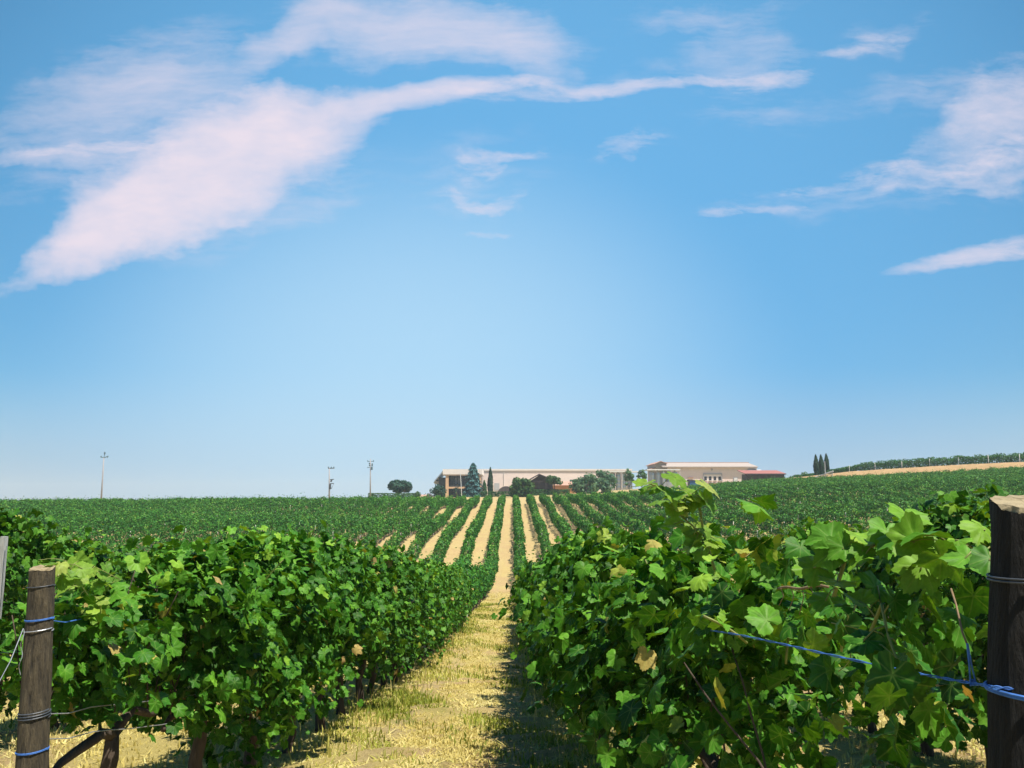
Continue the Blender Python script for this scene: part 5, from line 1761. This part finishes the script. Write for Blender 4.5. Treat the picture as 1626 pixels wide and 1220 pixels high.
e = pole(160.5, 797, 165, 727, 175, 'tall bare concrete pole at far left with a single crossarm near its top', .15)
p = P(165, 727, 175); m_ = 175 / F
part(e, 'crossarm', MB().tube([p + Vector((-5 * m_, 0, .9 * m_)), p, p + Vector((7 * m_, 0, 2.4 * m_))], .09, 6), 'insul')
for dx in (-4.5, 5.5): part(e, 'insulator', MB().lathe([(.06, p.z), (.14, p.z + .15), (.14, p.z + .3), (.04, p.z + .45)], p.x + dx * m_, p.y, 8), 'insul')
part(e, 'top_rod', MB().tube([p, p + Vector((.8 * m_, 0, 6 * m_))], .06, 6), 'insul')
part(e, 'top_insulator', MB().lathe([(.06, p.z + 5 * m_), (.17, p.z + 6 * m_), (.18, p.z + 8 * m_), (.06, p.z + 9.5 * m_)], p.x + .8 * m_, p.y, 8), 'insul')

e = pole(522.8, 795, 523, 744, 185, 'pole carrying a dark transformer box on brackets, left of the dish pole', .16)
m_ = 185 / F
p = P(523, 744, 185)
part(e, 'crossarm', MB().tube([p + Vector((-2 * m_, 0, 0)), p + Vector((8 * m_, 0, .3 * m_))], .09, 6), 'darkmetal')
for dx in (-1.5, 3, 7): part(e, 'insulator', MB().lathe([(.08, p.z), (.18, p.z + .2), (.05, p.z + .45)], p.x + dx * m_, p.y, 8), 'insul')
q = P(523, 770, 185)
part(e, 'transformer', MB().box(q.x + .1, q.x + 2.3 * m_, q.y - .35, q.y + .35, q.z - 7 * m_, q.z + 1.5 * m_), 'darkmetal')
for dz, L in ((8, 7), (1.5, 7), (-6, 4)): part(e, 'bracket', MB().tube([q + Vector((0, 0, dz * m_)), q + Vector((L * m_, 0, (dz + .6) * m_))], .09, 6), 'darkmetal')
part(e, 'switch', MB().tube([q + Vector((2.2 * m_, 0, 4.5 * m_)), q + Vector((3.6 * m_, 0, 8 * m_))], .2, 6), 'darkmetal')
part(e, 'cable', MB().tube([q + Vector((6.6 * m_, 0, 1.8 * m_)), q + Vector((5 * m_, 0, -3 * m_)), q + Vector((2 * m_, 0, -7 * m_))], .04, 5), 'darkmetal')

e = pole(588, 790, 588.3, 729, 190, 'mast topped with antennas and small dishes left of the umbrella pines', .15)
m_ = 190 / F
for py, L0, L1 in ((733, -4.5, 5.5), (742.5, -5, 3)):
    q = P(588, py, 190); part(e, 'crossarm', MB().tube([q + Vector((L0 * m_, 0, 0)), q + Vector((L1 * m_, 0, .3 * m_))], .07, 6), 'insul')
for (dx, py) in ((-1, 736.5), (3.2, 737.5), (3, 740), (-.8, 739.5)):
    q = P(588, py, 190)
    cx, cy, cz = q.x + dx * m_, q.y - .25, q.z
    vs = [(cx, cy + .12, cz)]
    ring = [(cx + .2 * math.cos(2 * math.pi * i / 14), cy, cz + .2 * math.sin(2 * math.pi * i / 14)) for i in range(14)]
    part(e, 'dish', MB().add(vs + ring, [[0, 1 + i, 1 + (i + 1) % 14] for i in range(14)]), 'insul')
for dx in (-4, 5): q = P(588, 733, 190); part(e, 'antenna', MB().tube([q + Vector((dx * m_, 0, -.8 * m_)), q + Vector((dx * m_, 0, 2.2 * m_))], .09, 6), 'insul')
q = P(588, 744, 190); part(e, 'equipment_box', MB().box(q.x + .18, q.x + .55, q.y - .2, q.y + .2, q.z - .35, q.z + .3), 'insul')

# ------------------------------------------------------------------ summer haze
m = bpy.data.materials.new('haze'); m.use_nodes = True
nt = m.node_tree; nt.nodes.clear()
pv = nt.nodes.new('ShaderNodeVolumePrincipled'); ot = nt.nodes.new('ShaderNodeOutputMaterial')
pv.inputs['Color'].default_value = (0.80, 0.90, 1.0, 1); pv.inputs['Density'].default_value = 0.00035; pv.inputs['Anisotropy'].default_value = 0.2
nt.links.new(pv.outputs[0], ot.inputs['Volume'])
hz = MB().box(-1520, 1520, -80, 1520, -62, 26).build('haze', m)
tag(hz, kind='stuff')
scene.cycles.volume_bounces = 1
